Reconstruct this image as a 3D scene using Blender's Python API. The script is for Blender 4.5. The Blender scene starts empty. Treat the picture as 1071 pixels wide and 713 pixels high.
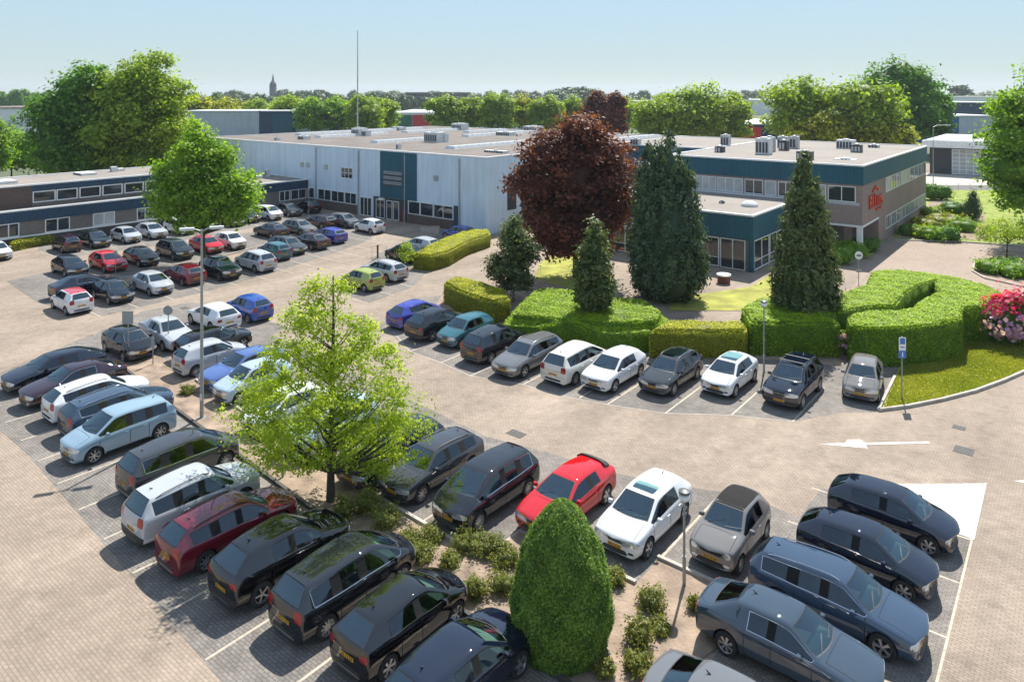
import bpy, bmesh, math, random
import numpy as np
from mathutils import Vector, Matrix
from mathutils.bvhtree import BVHTree
random.seed(7); RNG = np.random.default_rng(7)
C = bpy.context.scene.collection
R = math.radians
FPX, HOR, CX, CAMH = 760.0, 98.0, 535.5, 15.0

def gp(x, y, h=0.0):
    """ground (or height h) point seen at photo position x, y"""
    Y = FPX * (CAMH - h) / (y - HOR)
    return Vector(((x - CX) / FPX * Y, Y, h))
def az(d):
    return Vector((math.sin(R(d)), math.cos(R(d)), 0))
UA = 38.7                       # direction of the lot's long axis, degrees clockwise of +Y
U = az(UA); V = az(UA - 90)

# ------------------------------------------------------------------ materials
M = {}
def mat(name, col=(.5, .5, .5), rough=.6, metal=0.0, spec=.5, coat=0.0, noise=None, bump=None, trans=0.0):
    """noise=(scale, amount[, detail]) mottles the base colour, bump=(scale, strength)"""
    m = bpy.data.materials.new(name); m.use_nodes = True; M[name] = m
    nt = m.node_tree; b = nt.nodes['Principled BSDF']
    b.inputs['Base Color'].default_value = (*col, 1); b.inputs['Roughness'].default_value = rough
    b.inputs['Metallic'].default_value = metal; b.inputs['Specular IOR Level'].default_value = spec
    b.inputs['Coat Weight'].default_value = coat
    if coat: b.inputs['Coat Roughness'].default_value = .04
    tc = nt.nodes.new('ShaderNodeNewGeometry') if (noise or bump) else None
    if noise:
        n = nt.nodes.new('ShaderNodeTexNoise'); n.inputs['Scale'].default_value = noise[0]; n.inputs['Detail'].default_value = 6
        nt.links.new(tc.outputs['Position'], n.inputs['Vector'])
        mr = nt.nodes.new('ShaderNodeMapRange'); mr.inputs[1].default_value = .3; mr.inputs[2].default_value = .7
        mr.inputs[3].default_value = 1 - noise[1]; mr.inputs[4].default_value = 1 + noise[1]
        nt.links.new(n.outputs['Fac'], mr.inputs[0])
        vm = nt.nodes.new('ShaderNodeVectorMath'); vm.operation = 'SCALE'; vm.inputs[0].default_value = col
        nt.links.new(mr.outputs[0], vm.inputs['Scale']); nt.links.new(vm.outputs[0], b.inputs['Base Color'])
    if bump:
        n = nt.nodes.new('ShaderNodeTexNoise'); n.inputs['Scale'].default_value = bump[0]; n.inputs['Detail'].default_value = 8
        nt.links.new(tc.outputs['Position'], n.inputs['Vector'])
        bp = nt.nodes.new('ShaderNodeBump'); bp.inputs['Strength'].default_value = bump[1]; bp.inputs['Distance'].default_value = .05
        nt.links.new(n.outputs['Fac'], bp.inputs['Height']); nt.links.new(bp.outputs[0], b.inputs['Normal'])
    return m
def paint_mat():
    m = mat('car_paint', rough=.28, metal=.0, coat=1.0, spec=.0); nt = m.node_tree; b = nt.nodes['Principled BSDF']
    oi = nt.nodes.new('ShaderNodeObjectInfo'); nt.links.new(oi.outputs['Color'], b.inputs['Base Color'])
    b.inputs['Coat IOR'].default_value = 1.85; b.inputs['Coat Roughness'].default_value = .02
    g = nt.nodes.new('ShaderNodeNewGeometry'); n = nt.nodes.new('ShaderNodeTexNoise'); n.inputs['Scale'].default_value = 2.5
    n.inputs['Detail'].default_value = 5; nt.links.new(g.outputs['Position'], n.inputs['Vector'])
    mr = nt.nodes.new('ShaderNodeMapRange'); mr.inputs[3].default_value = .3; mr.inputs[4].default_value = .45
    nt.links.new(n.outputs['Fac'], mr.inputs[0]); nt.links.new(mr.outputs[0], b.inputs['Roughness'])
paint_mat()
def glass_mat(name, tint, refl, lo):
    m = bpy.data.materials.new(name); m.use_nodes = True; M[name] = m; nt = m.node_tree; L = nt.links.new
    nt.nodes.remove(nt.nodes['Principled BSDF']); out = nt.nodes['Material Output']
    t = nt.nodes.new('ShaderNodeBsdfTransparent'); t.inputs[0].default_value = (*tint, 1)
    g = nt.nodes.new('ShaderNodeBsdfGlossy'); g.inputs['Roughness'].default_value = .02; g.inputs['Color'].default_value = (*refl, 1)
    f = nt.nodes.new('ShaderNodeFresnel'); f.inputs[0].default_value = 1.55
    mr = nt.nodes.new('ShaderNodeMapRange'); mr.inputs[3].default_value = lo; mr.inputs[4].default_value = 1; L(f.outputs[0], mr.inputs[0])
    ms = nt.nodes.new('ShaderNodeMixShader'); L(mr.outputs[0], ms.inputs[0]); L(t.outputs[0], ms.inputs[1]); L(g.outputs[0], ms.inputs[2]); L(ms.outputs[0], out.inputs['Surface'])
glass_mat('car_glass', (.1, .14, .14), (.75, .88, 1), .05)
glass_mat('screen_glass', (.55, .74, .68), (.7, .9, 1), .12)
mat('cabin_dark', (.03, .03, .032), .8); mat('cabin_grey', (.26, .3, .27), .6); mat('cabin_seat', (.15, .15, .15), .9)
mat('black_trim', (.016, .016, .017), .5)
mat('wheel_well', (.006, .006, .006), .9)
mat('tyre', (.018, .018, .019), .85)
mat('alloy', (.52, .53, .55), .3, metal=.85)
mat('chrome', (.75, .76, .78), .12, metal=1)
mat('lamp_clear', (.62, .66, .7), .08, spec=.9, metal=.5)
mat('lamp_red', (.3, .004, .006), .15, spec=.6, coat=.5)
mat('lamp_amber', (.7, .22, .02), .2)
mat('plate_yellow', (.6, .31, .02), .5)
mat('plate_mark', (.05, .035, .02), .5)
mat('plate_white', (.75, .75, .72), .5)

def planks(name, col, axis_scale, amount=.12, rough=.6, strength=.5, wave='BANDS'):
    """ribbed sheet cladding: bands run round the vertical, seen as fine vertical ribs"""
    m = mat(name, col, rough, noise=(.35, amount)); nt = m.node_tree; b = nt.nodes['Principled BSDF']
    g = nt.nodes.new('ShaderNodeNewGeometry')
    mp = nt.nodes.new('ShaderNodeMapping'); mp.inputs['Rotation'].default_value = (0, 0, R(UA)); mp.inputs['Scale'].default_value = (1, 1, 0)
    nt.links.new(g.outputs['Position'], mp.inputs['Vector'])
    sx = nt.nodes.new('ShaderNodeSeparateXYZ'); nt.links.new(mp.outputs[0], sx.inputs[0])
    ad = nt.nodes.new('ShaderNodeMath'); ad.operation = 'ADD'; nt.links.new(sx.outputs[0], ad.inputs[0]); nt.links.new(sx.outputs[1], ad.inputs[1])
    mu = nt.nodes.new('ShaderNodeMath'); mu.operation = 'MULTIPLY'; mu.inputs[1].default_value = axis_scale * 6.283; nt.links.new(ad.outputs[0], mu.inputs[0])
    si = nt.nodes.new('ShaderNodeMath'); si.operation = 'SINE'; nt.links.new(mu.outputs[0], si.inputs[0])
    bp = nt.nodes.new('ShaderNodeBump'); bp.inputs['Strength'].default_value = strength; bp.inputs['Distance'].default_value = .04
    nt.links.new(si.outputs[0], bp.inputs['Height']); nt.links.new(bp.outputs[0], b.inputs['Normal'])
    # rain streaks: noise stretched down the wall
    mp2 = nt.nodes.new('ShaderNodeMapping'); mp2.inputs['Scale'].default_value = (1.6, 1.6, .12); nt.links.new(g.outputs['Position'], mp2.inputs['Vector'])
    n = nt.nodes.new('ShaderNodeTexNoise'); n.inputs['Scale'].default_value = 1.4; n.inputs['Detail'].default_value = 7; nt.links.new(mp2.outputs[0], n.inputs['Vector'])
    mr = nt.nodes.new('ShaderNodeMapRange'); mr.inputs[1].default_value = .35; mr.inputs[2].default_value = .75; mr.inputs[3].default_value = 1.04; mr.inputs[4].default_value = .86
    nt.links.new(n.outputs['Fac'], mr.inputs[0])
    old = b.inputs['Base Color'].links[0].from_socket
    vm = nt.nodes.new('ShaderNodeVectorMath'); vm.operation = 'SCALE'; nt.links.new(old, vm.inputs[0]); nt.links.new(mr.outputs[0], vm.inputs['Scale'])
    nt.links.new(vm.outputs[0], b.inputs['Base Color'])
    return m

def bricks(name, c1, c2, mortar, w, h, rot, vertical=False, rough=.85, msize=.012, big=.12, strength=.4, stain=None, tracks=False):
    m = mat(name, c1, rough, spec=.25); nt = m.node_tree; b = nt.nodes['Principled BSDF']; L = nt.links.new
    g = nt.nodes.new('ShaderNodeNewGeometry'); mp = nt.nodes.new('ShaderNodeMapping'); mp.inputs['Rotation'].default_value = (0, 0, rot)
    L(g.outputs['Position'], mp.inputs['Vector']); vec = mp.outputs[0]
    if vertical:
        s = nt.nodes.new('ShaderNodeSeparateXYZ'); L(vec, s.inputs[0])
        a = nt.nodes.new('ShaderNodeMath'); a.operation = 'ADD'; L(s.outputs[0], a.inputs[0]); L(s.outputs[1], a.inputs[1])
        cb = nt.nodes.new('ShaderNodeCombineXYZ'); L(a.outputs[0], cb.inputs[0]); L(s.outputs[2], cb.inputs[1]); vec = cb.outputs[0]
    br = nt.nodes.new('ShaderNodeTexBrick'); L(vec, br.inputs['Vector'])
    br.inputs['Scale'].default_value = 1; br.inputs['Brick Width'].default_value = w; br.inputs['Row Height'].default_value = h
    br.inputs['Mortar Size'].default_value = msize; br.inputs['Mortar Smooth'].default_value = .3; br.inputs['Bias'].default_value = 0
    br.inputs['Color1'].default_value = (*c1, 1); br.inputs['Color2'].default_value = (*c2, 1); br.inputs['Mortar'].default_value = (*mortar, 1)
    out = br.outputs['Color']
    def nz(scale, lo, hi, src, a=.3, z=.7, det=8, mapscale=None):
        n = nt.nodes.new('ShaderNodeTexNoise'); n.inputs['Scale'].default_value = scale; n.inputs['Detail'].default_value = det; n.inputs['Roughness'].default_value = .6
        if mapscale:
            q = nt.nodes.new('ShaderNodeMapping'); q.inputs['Scale'].default_value = mapscale; L(mp.outputs[0], q.inputs['Vector']); L(q.outputs[0], n.inputs['Vector'])
        else: L(g.outputs['Position'], n.inputs['Vector'])
        r = nt.nodes.new('ShaderNodeMapRange'); r.inputs[1].default_value = a; r.inputs[2].default_value = z; r.inputs[3].default_value = lo; r.inputs[4].default_value = hi
        L(n.outputs['Fac'], r.inputs[0]); v = nt.nodes.new('ShaderNodeVectorMath'); v.operation = 'SCALE'; L(src, v.inputs[0]); L(r.outputs[0], v.inputs['Scale']); return v.outputs[0]
    out = nz(.22, 1 - big, 1 + big, out); out = nz(1.7, 1 - big * .7, 1 + big * .7, out); out = nz(14, .86, 1.12, out)
    if tracks: out = nz(.5, .82, 1.1, out, mapscale=(1, .12, 1)); 
    if stain: out = nz(.9, 1, stain, out, .56, .78)
    L(out, b.inputs['Base Color'])
    bp = nt.nodes.new('ShaderNodeBump'); bp.inputs['Strength'].default_value = strength; bp.inputs['Distance'].default_value = .01
    L(br.outputs['Fac'], bp.inputs['Height']); bp.invert = True; L(bp.outputs[0], b.inputs['Normal'])
    return m

def leafmat(name, col, col2, trans=.35, rough=.55):
    m = bpy.data.materials.new(name); m.use_nodes = True; M[name] = m; nt = m.node_tree; L = nt.links.new
    b = nt.nodes['Principled BSDF']; out = nt.nodes['Material Output']
    at = nt.nodes.new('ShaderNodeAttribute'); at.attribute_name = 'tint'
    mx = nt.nodes.new('ShaderNodeMix'); mx.data_type = 'RGBA'; mx.inputs[6].default_value = (*col, 1); mx.inputs[7].default_value = (*col2, 1)
    L(at.outputs['Fac'], mx.inputs[0]); L(mx.outputs[2], b.inputs['Base Color']); b.inputs['Roughness'].default_value = rough; b.inputs['Specular IOR Level'].default_value = .3
    t = nt.nodes.new('ShaderNodeBsdfTranslucent')
    vm = nt.nodes.new('ShaderNodeVectorMath'); vm.operation = 'MULTIPLY'; vm.inputs[1].default_value = (1.5, 1.6, .5); L(mx.outputs[2], vm.inputs[0]); L(vm.outputs[0], t.inputs['Color'])
    ms = nt.nodes.new('ShaderNodeMixShader'); ms.inputs[0].default_value = trans; L(b.outputs[0], ms.inputs[1]); L(t.outputs[0], ms.inputs[2]); L(ms.outputs[0], out.inputs['Surface'])
    return m

# ------------------------------------------------------------------ mesh helpers
class MB:
    def __init__(s): s.v = []; s.f = []; s.m = []; s.mats = []
    def mi(s, m):
        if m not in s.mats: s.mats.append(m)
        return s.mats.index(m)
    def poly(s, pts, m):
        n = len(s.v); s.v += [tuple(p) for p in pts]; s.f.append(tuple(range(n, n + len(pts)))); s.m.append(s.mi(m)); return s
    def hexa(s, p, m):
        n = len(s.v); s.v += [tuple(q) for q in p]
        for f in ((0, 3, 2, 1), (4, 5, 6, 7), (0, 1, 5, 4), (1, 2, 6, 5), (2, 3, 7, 6), (3, 0, 4, 7)):
            s.f.append(tuple(n + i for i in f)); s.m.append(s.mi(m))
        return s
    def box(s, c, d, m, rz=0):
        cx, cy, cz = c; x, y, z = d[0] / 2, d[1] / 2, d[2] / 2; co, si = math.cos(rz), math.sin(rz); P = []
        for dz in (-z, z):
            for a, b in ((-x, -y), (x, -y), (x, y), (-x, y)): P.append((cx + a * co - b * si, cy + a * si + b * co, cz + dz))
        return s.hexa(P, m)
    def prism(s, pts, z0, z1, m, side=None):
        """pts: plan polygon counter-clockwise or not, z0 to z1"""
        n = len(pts); b = len(s.v)
        ar = sum(pts[i][0] * pts[(i + 1) % n][1] - pts[(i + 1) % n][0] * pts[i][1] for i in range(n))
        if ar < 0: pts = pts[::-1]
        s.v += [(p[0], p[1], z0) for p in pts] + [(p[0], p[1], z1) for p in pts]
        s.f.append(tuple(range(b + n - 1, b - 1, -1))); s.m.append(s.mi(m)); s.f.append(tuple(range(b + n, b + 2 * n))); s.m.append(s.mi(m))
        for i in range(n):
            j = (i + 1) % n; s.f.append((b + i, b + j, b + n + j, b + n + i)); s.m.append(s.mi(side or m))
        return s
    def tube(s, pts, rad, m, seg=10, cap=True):
        pts = [Vector(p) for p in pts]; rings = []
        if not isinstance(rad, (list, tuple)): rad = [rad] * len(pts)
        for i, p in enumerate(pts):
            d = (pts[min(i + 1, len(pts) - 1)] - pts[max(i - 1, 0)]).normalized()
            a = d.orthogonal().normalized() if abs(d.z) < .99 else Vector((1, 0, 0)); b = d.cross(a).normalized(); a = b.cross(d).normalized()
            n = len(s.v); s.v += [tuple(p + (a * math.cos(2 * math.pi * k / seg) + b * math.sin(2 * math.pi * k / seg)) * rad[i]) for k in range(seg)]; rings.append(n)
        for r0, r1 in zip(rings, rings[1:]):
            for k in range(seg):
                s.f.append((r0 + k, r0 + (k + 1) % seg, r1 + (k + 1) % seg, r1 + k)); s.m.append(s.mi(m))
        if cap:
            s.f.append(tuple(rings[0] + k for k in range(seg))[::-1]); s.m.append(s.mi(m)); s.f.append(tuple(rings[-1] + k for k in range(seg))); s.m.append(s.mi(m))
        return s
    def lathe(s, prof, o, m, seg=16, axis='z'):
        n0 = len(s.v)
        for r, h in prof:
            for k in range(seg):
                a = 2 * math.pi * k / seg; c, d = r * math.cos(a), r * math.sin(a)
                s.v.append((o[0] + c, o[1] + d, o[2] + h) if axis == 'z' else (o[0] + c, o[1] + h, o[2] + d))
        for i in range(len(prof) - 1):
            for k in range(seg):
                q = [n0 + i * seg + k, n0 + i * seg + (k + 1) % seg, n0 + (i + 1) * seg + (k + 1) % seg, n0 + (i + 1) * seg + k]
                s.f.append(tuple(q)); s.m.append(s.mi(m))
        return s
    def mesh(s, name, smooth=False, ang=40):
        me = bpy.data.meshes.new(name); me.from_pydata(s.v, [], s.f)
        for m in s.mats: me.materials.append(M[m])
        me.polygons.foreach_set('material_index', s.m)
        if smooth:
            me.polygons.foreach_set('use_smooth', [True] * len(s.f)); me.update(); me.set_sharp_from_angle(angle=R(ang))
        me.update(); return me
    def build(s, name, parent=None, smooth=False, loc=None, ang=40, fix=False):
        me = s.mesh(name, smooth, ang)
        if fix:
            bm = bmesh.new(); bm.from_mesh(me); bmesh.ops.recalc_face_normals(bm, faces=bm.faces); bm.to_mesh(me); bm.free()
        return link(name, me, parent, loc)
def link(name, me, parent=None, loc=None, rz=None):
    o = bpy.data.objects.new(name, me); C.objects.link(o)
    if parent is not None: o.parent = parent
    if loc is not None: o.location = loc
    if rz is not None: o.rotation_euler = (0, 0, rz)
    return o
def tag(o, label=None, cat=None, group=None, kind=None):
    if label: o['label'] = label
    if cat: o['category'] = cat
    if group: o['group'] = group
    if kind: o['kind'] = kind
    return o
def empty(name, loc, label, cat, group=None, rz=0):
    o = link(name, None, None, loc, rz); o.empty_display_size = .3
    return tag(o, label, cat, group)
def kids(o): return [c for c in bpy.data.objects if c.parent == o]
def local(mb, o):
    """shift a world-space builder into an object's local frame (no rotation)"""
    l = o.location; mb.v = [(a - l[0], b - l[1], c - l[2]) for a, b, c in mb.v]; return mb
# ------------------------------------------------------------------ cars
def car_shape(p):
    L, W, H = p['L'], p['W'], p['H']; hw = W / 2; hx = L / 2; rw = p['rw'] * hw
    hf, cz, b0, b1 = p['hood'], p['cowl'], p['belt0'], p['belt1']; zb = p.get('zb', .2)
    S = []
    def add(x, pts, bulge): S.append([(x + bulge * (1 - min(1, abs(y) / hw) ** 2) - abs(bulge) * 0, y, z) for y, z in pts])
    def low(h, t, zh): return [(0, zb), (.8 * h, zb), (.965 * h, zb + .1), (h, .52), (.99 * h, zh - t)]
    def hood(h, zh): return low(h, .15, zh) + [(.93 * h, zh - .035), (.83 * h, zh), (.68 * h, zh + .015), (.36 * h, zh + .035), (0, zh + .04)]
    def cabin(h, belt, top, r): return [(0, zb), (.84 * h, zb), (.985 * h, zb + .08), (h, .55), (.988 * h, belt - .11), (.93 * h, belt), (r + .02, top - .085), (r - .06, top - .02), (.5 * r, top), (0, top + .008)]
    nb = p.get('nose', .16)
    add(hx - nb, [(0, zb + .06), (.7 * hw, zb + .06), (.84 * hw, zb + .1), (.88 * hw, .45), (.86 * hw, hf - .2), (.8 * hw, hf - .13), (.7 * hw, hf - .1), (.55 * hw, hf - .09), (.3 * hw, hf - .08), (0, hf - .08)], nb)
    add(hx - .1 - nb, hood(.93 * hw, hf - .02), nb)
    add(hx - .5, hood(.985 * hw, hf + (cz - hf) * .3), .14)
    add((hx - .5 + p['xc']) / 2, hood(.995 * hw, hf + (cz - hf) * .72), .14)
    c = hood(hw, cz); c[4] = (.988 * hw, b0 - .11); c[5] = (.93 * hw, b0); c[6] = (.86 * hw, cz + .012); c[7] = (.78 * hw, cz + .025)
    add(p['xc'] - .16, c, .26)
    add(p['xa'] - .1, cabin(hw, b0 + .01, H - .04, rw), .14)
    xb = p['xb']; bm_ = (b0 + b1) / 2 + .01
    add(xb + .035, cabin(hw, bm_, H, rw), 0); add(xb - .035, cabin(hw, bm_, H, rw), 0)
    add(p['xr'], cabin(hw, b1 - .01, H - .02, rw * .985), 0); add(p['xq'], cabin(hw * .99, b1, H - .045, rw * .96), 0)
    add(p['xd'], cabin(hw * .97, b1 + .02, H - .09, rw * .9), -.08)
    dz = p['deck']
    e = cabin(hw * .94, dz, dz, .8 * hw); e[5] = (.87 * hw, dz - .01); e[6] = (.79 * hw, dz + .03); e[7] = (.7 * hw, dz + .04); e[8] = (.4 * hw, dz + .05); e[9] = (0, dz + .05)
    add(p['xe'] + .03, e, -.1)
    tz = p['tail']
    add(-hx + .16, low(.92 * hw, .15, tz) + [(.85 * hw, tz - .05), (.77 * hw, tz - .01), (.68 * hw, tz), (.4 * hw, tz + .01), (0, tz + .015)], -.13)
    add(-hx + .12, [(0, zb + .08), (.66 * hw, zb + .08), (.8 * hw, zb + .13), (.85 * hw, .5), (.83 * hw, tz - .25), (.78 * hw, tz - .17), (.69 * hw, tz - .14), (.6 * hw, tz - .13), (.3 * hw, tz - .12), (0, tz - .12)], -.12)
    return S
def car_body(p, name):
    S = car_shape(p); bm = bmesh.new(); ns = len(S); G = []
    for st in S:
        row = {}
        for k, (x, y, z) in enumerate(st):
            if k in (0, 9): v = bm.verts.new((x, 0, z)); row[(k, 1)] = row[(k, -1)] = v
            else:
                for s in (1, -1): row[(k, s)] = bm.verts.new((x, y * s, z))
        G.append(row)
    cr = bm.edges.layers.float.new('crease_edge'); wag = p.get('wagon'); glass_to = 8 if p.get('quarter') else 7
    for i in range(ns - 1):
        for k in range(9):
            for s in (1, -1):
                q = [G[i][(k, s)], G[i + 1][(k, s)], G[i + 1][(k + 1, s)], G[i][(k + 1, s)]]
                f = bm.faces.new(q if s > 0 else q[::-1]); mi = 0
                if k == 5 and i in (4, 5, 7): mi = 1
                if k == 5 and i == 8 and p.get('quarter'): mi = 1
                if k == 5 and i == 9 and wag: mi = 1
                if k == 5 and i == 6: mi = 7
                if k == 5 and i == 8 and wag: mi = 7
                if k in (7, 8) and i == 4: mi = 3
                if k in (7, 8) and i == 10: mi = 4
                if k == 0 or (k == 1 and p.get('clad')) or (p.get('clad') and k == 2 and i in (0, ns - 2)): mi = 2
                f.material_index = mi
    for e, flip in ((0, 1), (ns - 1, -1)):
        for k in range(9):
            vs = []
            for v in (G[e][(k, 1)], G[e][(k + 1, 1)], G[e][(k + 1, -1)], G[e][(k, -1)]):
                if v not in vs: vs.append(v)
            f = bm.faces.new(vs if flip > 0 else vs[::-1]); f.material_index = 2 if k == 0 or (p.get('clad') and k < 3) else 0
    bmesh.ops.recalc_face_normals(bm, faces=bm.faces)
    for i in range(ns - 1):
        for s in (1, -1):
            for k, w in ((1, .6), (5, .55 if i >= 4 else .35), (6, .35), (7, .45 if i in (4, 10) else .1)):
                e = bm.edges.get((G[i][(k, s)], G[i + 1][(k, s)]))
                if e: e[cr] = w
    for i in range(2, ns - 2):
        for s in (1, -1):
            e = bm.edges.get((G[i][(4, s)], G[i + 1][(4, s)]))
            if e: e[cr] = .3
    for i, w in ((1, .35), (4, .5), (5, .4), (10, .5), (11, .5), (12, .4)):
        for k in range(9):
            for s in (1, -1):
                e = bm.edges.get((G[i][(k, s)], G[i][(k + 1, s)]))
                if e and (k >= 5 or i in (1, 12)): e[cr] = w
    me = bpy.data.meshes.new(name); bm.to_mesh(me); bm.free()
    tmp = bpy.data.objects.new('tmp', me); C.objects.link(tmp)
    sm = tmp.modifiers.new('s', 'SUBSURF'); sm.levels = 2; sm.render_levels = 2
    dg = bpy.context.evaluated_depsgraph_get(); me2 = bpy.data.meshes.new_from_object(tmp.evaluated_get(dg)); bpy.data.objects.remove(tmp)
    co = np.empty(len(me2.vertices) * 3); me2.vertices.foreach_get('co', co); co = co.reshape(-1, 3)
    co[:, 0] = (co[:, 0] - (co[:, 0].max() + co[:, 0].min()) / 2) * p['L'] / np.ptp(co[:, 0]); co[:, 1] *= p['W'] / np.ptp(co[:, 1])
    co[:, 2] = zz = (co[:, 2] - co[:, 2].min()) * (p['H'] - p.get('zb', .2)) / np.ptp(co[:, 2]) + p.get('zb', .2)
    me2.vertices.foreach_set('co', co.ravel())
    bm = bmesh.new(); bm.from_mesh(me2)
    # window rubbers
    for mi in (1, 3, 4):
        fs = [f for f in bm.faces if f.material_index == mi or (mi == 1 and f.material_index == 7)]
        if not fs: continue
        r = bmesh.ops.inset_region(bm, faces=fs, thickness=(.012 if p.get('chrome') else .018) if mi == 1 else .03, depth=-.006, use_even_offset=True)
        for f in r['faces']: f.material_index = 6 if (mi == 1 and p.get('chrome')) else 2
    for f in bm.faces:
        if f.material_index == 7: f.material_index = 5
    bm.to_mesh(me2); bm.free()
    for nme in ('car_paint', 'car_glass', 'black_trim', 'screen_glass', 'screen_glass', 'wheel_well', 'chrome'): me2.materials.append(M[nme])
    # wheel wells
    o = bpy.data.objects.new('tmp', me2); C.objects.link(o); cut = []
    wr = p['wr'] + .055
    for wx in (p['wf'], p['wb']):
        for s in (1, -1):
            b = MB(); b.mats = ['car_paint', 'car_glass', 'black_trim', 'screen_glass', 'screen_glass', 'wheel_well', 'chrome']
            y0, y1 = s * (p['W'] / 2 - .26), s * (p['W'] / 2 + .2)
            b.tube([(wx, y0, p['wr'] + .01), (wx, y1, p['wr'] + .01)], wr, 'wheel_well', 28)
            me3 = b.mesh('cut'); bmm = bmesh.new(); bmm.from_mesh(me3); bmesh.ops.recalc_face_normals(bmm, faces=bmm.faces); bmm.to_mesh(me3); bmm.free()
            me3.materials.clear()
            for nme in b.mats: me3.materials.append(M[nme])
            me3.polygons.foreach_set('material_index', [5] * len(me3.polygons))
            c = bpy.data.objects.new('cut', me3); C.objects.link(c); cut.append(c)
            md = o.modifiers.new('b', 'BOOLEAN'); md.operation = 'DIFFERENCE'; md.object = c; md.solver = 'EXACT'
    dg = bpy.context.evaluated_depsgraph_get(); dg.update(); me4 = bpy.data.meshes.new_from_object(o.evaluated_get(dg))
    for c in cut + [o]: bpy.data.objects.remove(c)
    return me4
def split_mesh(me, groups, names):
    """split by material index group, and by connected piece"""
    out = []
    for mi in groups:
        bm = bmesh.new(); bm.from_mesh(me); bmesh.ops.delete(bm, geom=[f for f in bm.faces if f.material_index not in mi], context='FACES')
        bm.faces.ensure_lookup_table(); left = set(bm.faces); comps = []
        if 0 in mi: comps = [list(left)]
        else:
            while left:
                st = [left.pop()]; comp = []
                while st:
                    f = st.pop(); comp.append(f)
                    for e in f.edges:
                        for g in e.link_faces:
                            if g in left: left.remove(g); st.append(g)
                comps.append(comp)
        for comp in comps:
            if len(comp) < 3: continue
            b2 = bmesh.new(); vm = {}
            for f in comp:
                for v in f.verts:
                    if v not in vm: vm[v] = b2.verts.new(v.co)
                nf = b2.faces.new([vm[v] for v in f.verts]); nf.material_index = f.material_index; nf.smooth = True
            m2 = bpy.data.meshes.new(names[groups.index(mi)]); b2.to_mesh(m2); b2.free()
            for m_ in me.materials: m2.materials.append(m_)
            m2.set_sharp_from_angle(angle=R(38)); out.append((names[groups.index(mi)], m2))
        bm.free()
    return out
def patch(bvh, o, d, corners, m, off=.006, nu=8, nv=5, name='patch', round_=0.0, parent=None, depth=.03):
    """a thin fitted panel: corners (a, b) in the plane facing d, projected along d on to the body"""
    d = Vector(d).normalized(); e1 = Vector((0, 0, 1)).cross(d)
    e1 = e1.normalized() if e1.length > .01 else Vector((0, 1, 0)); e2 = d.cross(e1).normalized() if abs(d.z) < .9 else Vector((1, 0, 0))
    if e2.z < 0 and abs(d.z) < .9: e2 = -e2
    o = Vector(o); V0 = []; ok = True
    c = [Vector(q) for q in corners]
    for j in range(nv + 1):
        for i in range(nu + 1):
            u, v = i / nu, j / nv
            if round_:
                uu, vv = 2 * u - 1, 2 * v - 1
                ku, kv = uu * math.sqrt(max(0, 1 - round_ * vv * vv / 2)), vv * math.sqrt(max(0, 1 - round_ * uu * uu / 2)); u, v = (ku + 1) / 2, (kv + 1) / 2
            q = (c[0] * (1 - u) + c[1] * u) * (1 - v) + (c[3] * (1 - u) + c[2] * u) * v
            st = o + e1 * q[0] + e2 * q[1] - d * 4
            hit = bvh.ray_cast(st, d)
            V0.append(None if hit[0] is None else (hit[0], hit[1] if hit[1].dot(d) < 0 else -hit[1]))
    good = [q for q in V0 if q]
    if not good: return None
    for k, q in enumerate(V0):
        if q is None:
            V0[k] = min(good, key=lambda g: abs(V0.index(g) - k))
    b = MB(); n = len(V0); b.v = [tuple(p_ + nr * off) for p_, nr in V0] + [tuple(p_ + d * depth) for p_, nr in V0]; mi = b.mi(m)
    W_ = nu + 1
    for j in range(nv):
        for i in range(nu):
            a = j * W_ + i; b.f.append((a, a + 1, a + W_ + 1, a + W_)); b.m.append(mi)
    ring = list(range(nu)) + [j * W_ + nu for j in range(nv)] + [nv * W_ + i for i in range(nu, 0, -1)] + [j * W_ for j in range(nv, 0, -1)]
    for k in range(len(ring)):
        a, c_ = ring[k], ring[(k + 1) % len(ring)]; b.f.append((c_, a, a + n, c_ + n)); b.m.append(mi)
    me = b.mesh(name, True, 50); bm = bmesh.new(); bm.from_mesh(me)
    bmesh.ops.remove_doubles(bm, verts=bm.verts, dist=.0004); bmesh.ops.recalc_face_normals(bm, faces=bm.faces); bm.to_mesh(me); bm.free()
    return me
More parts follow.
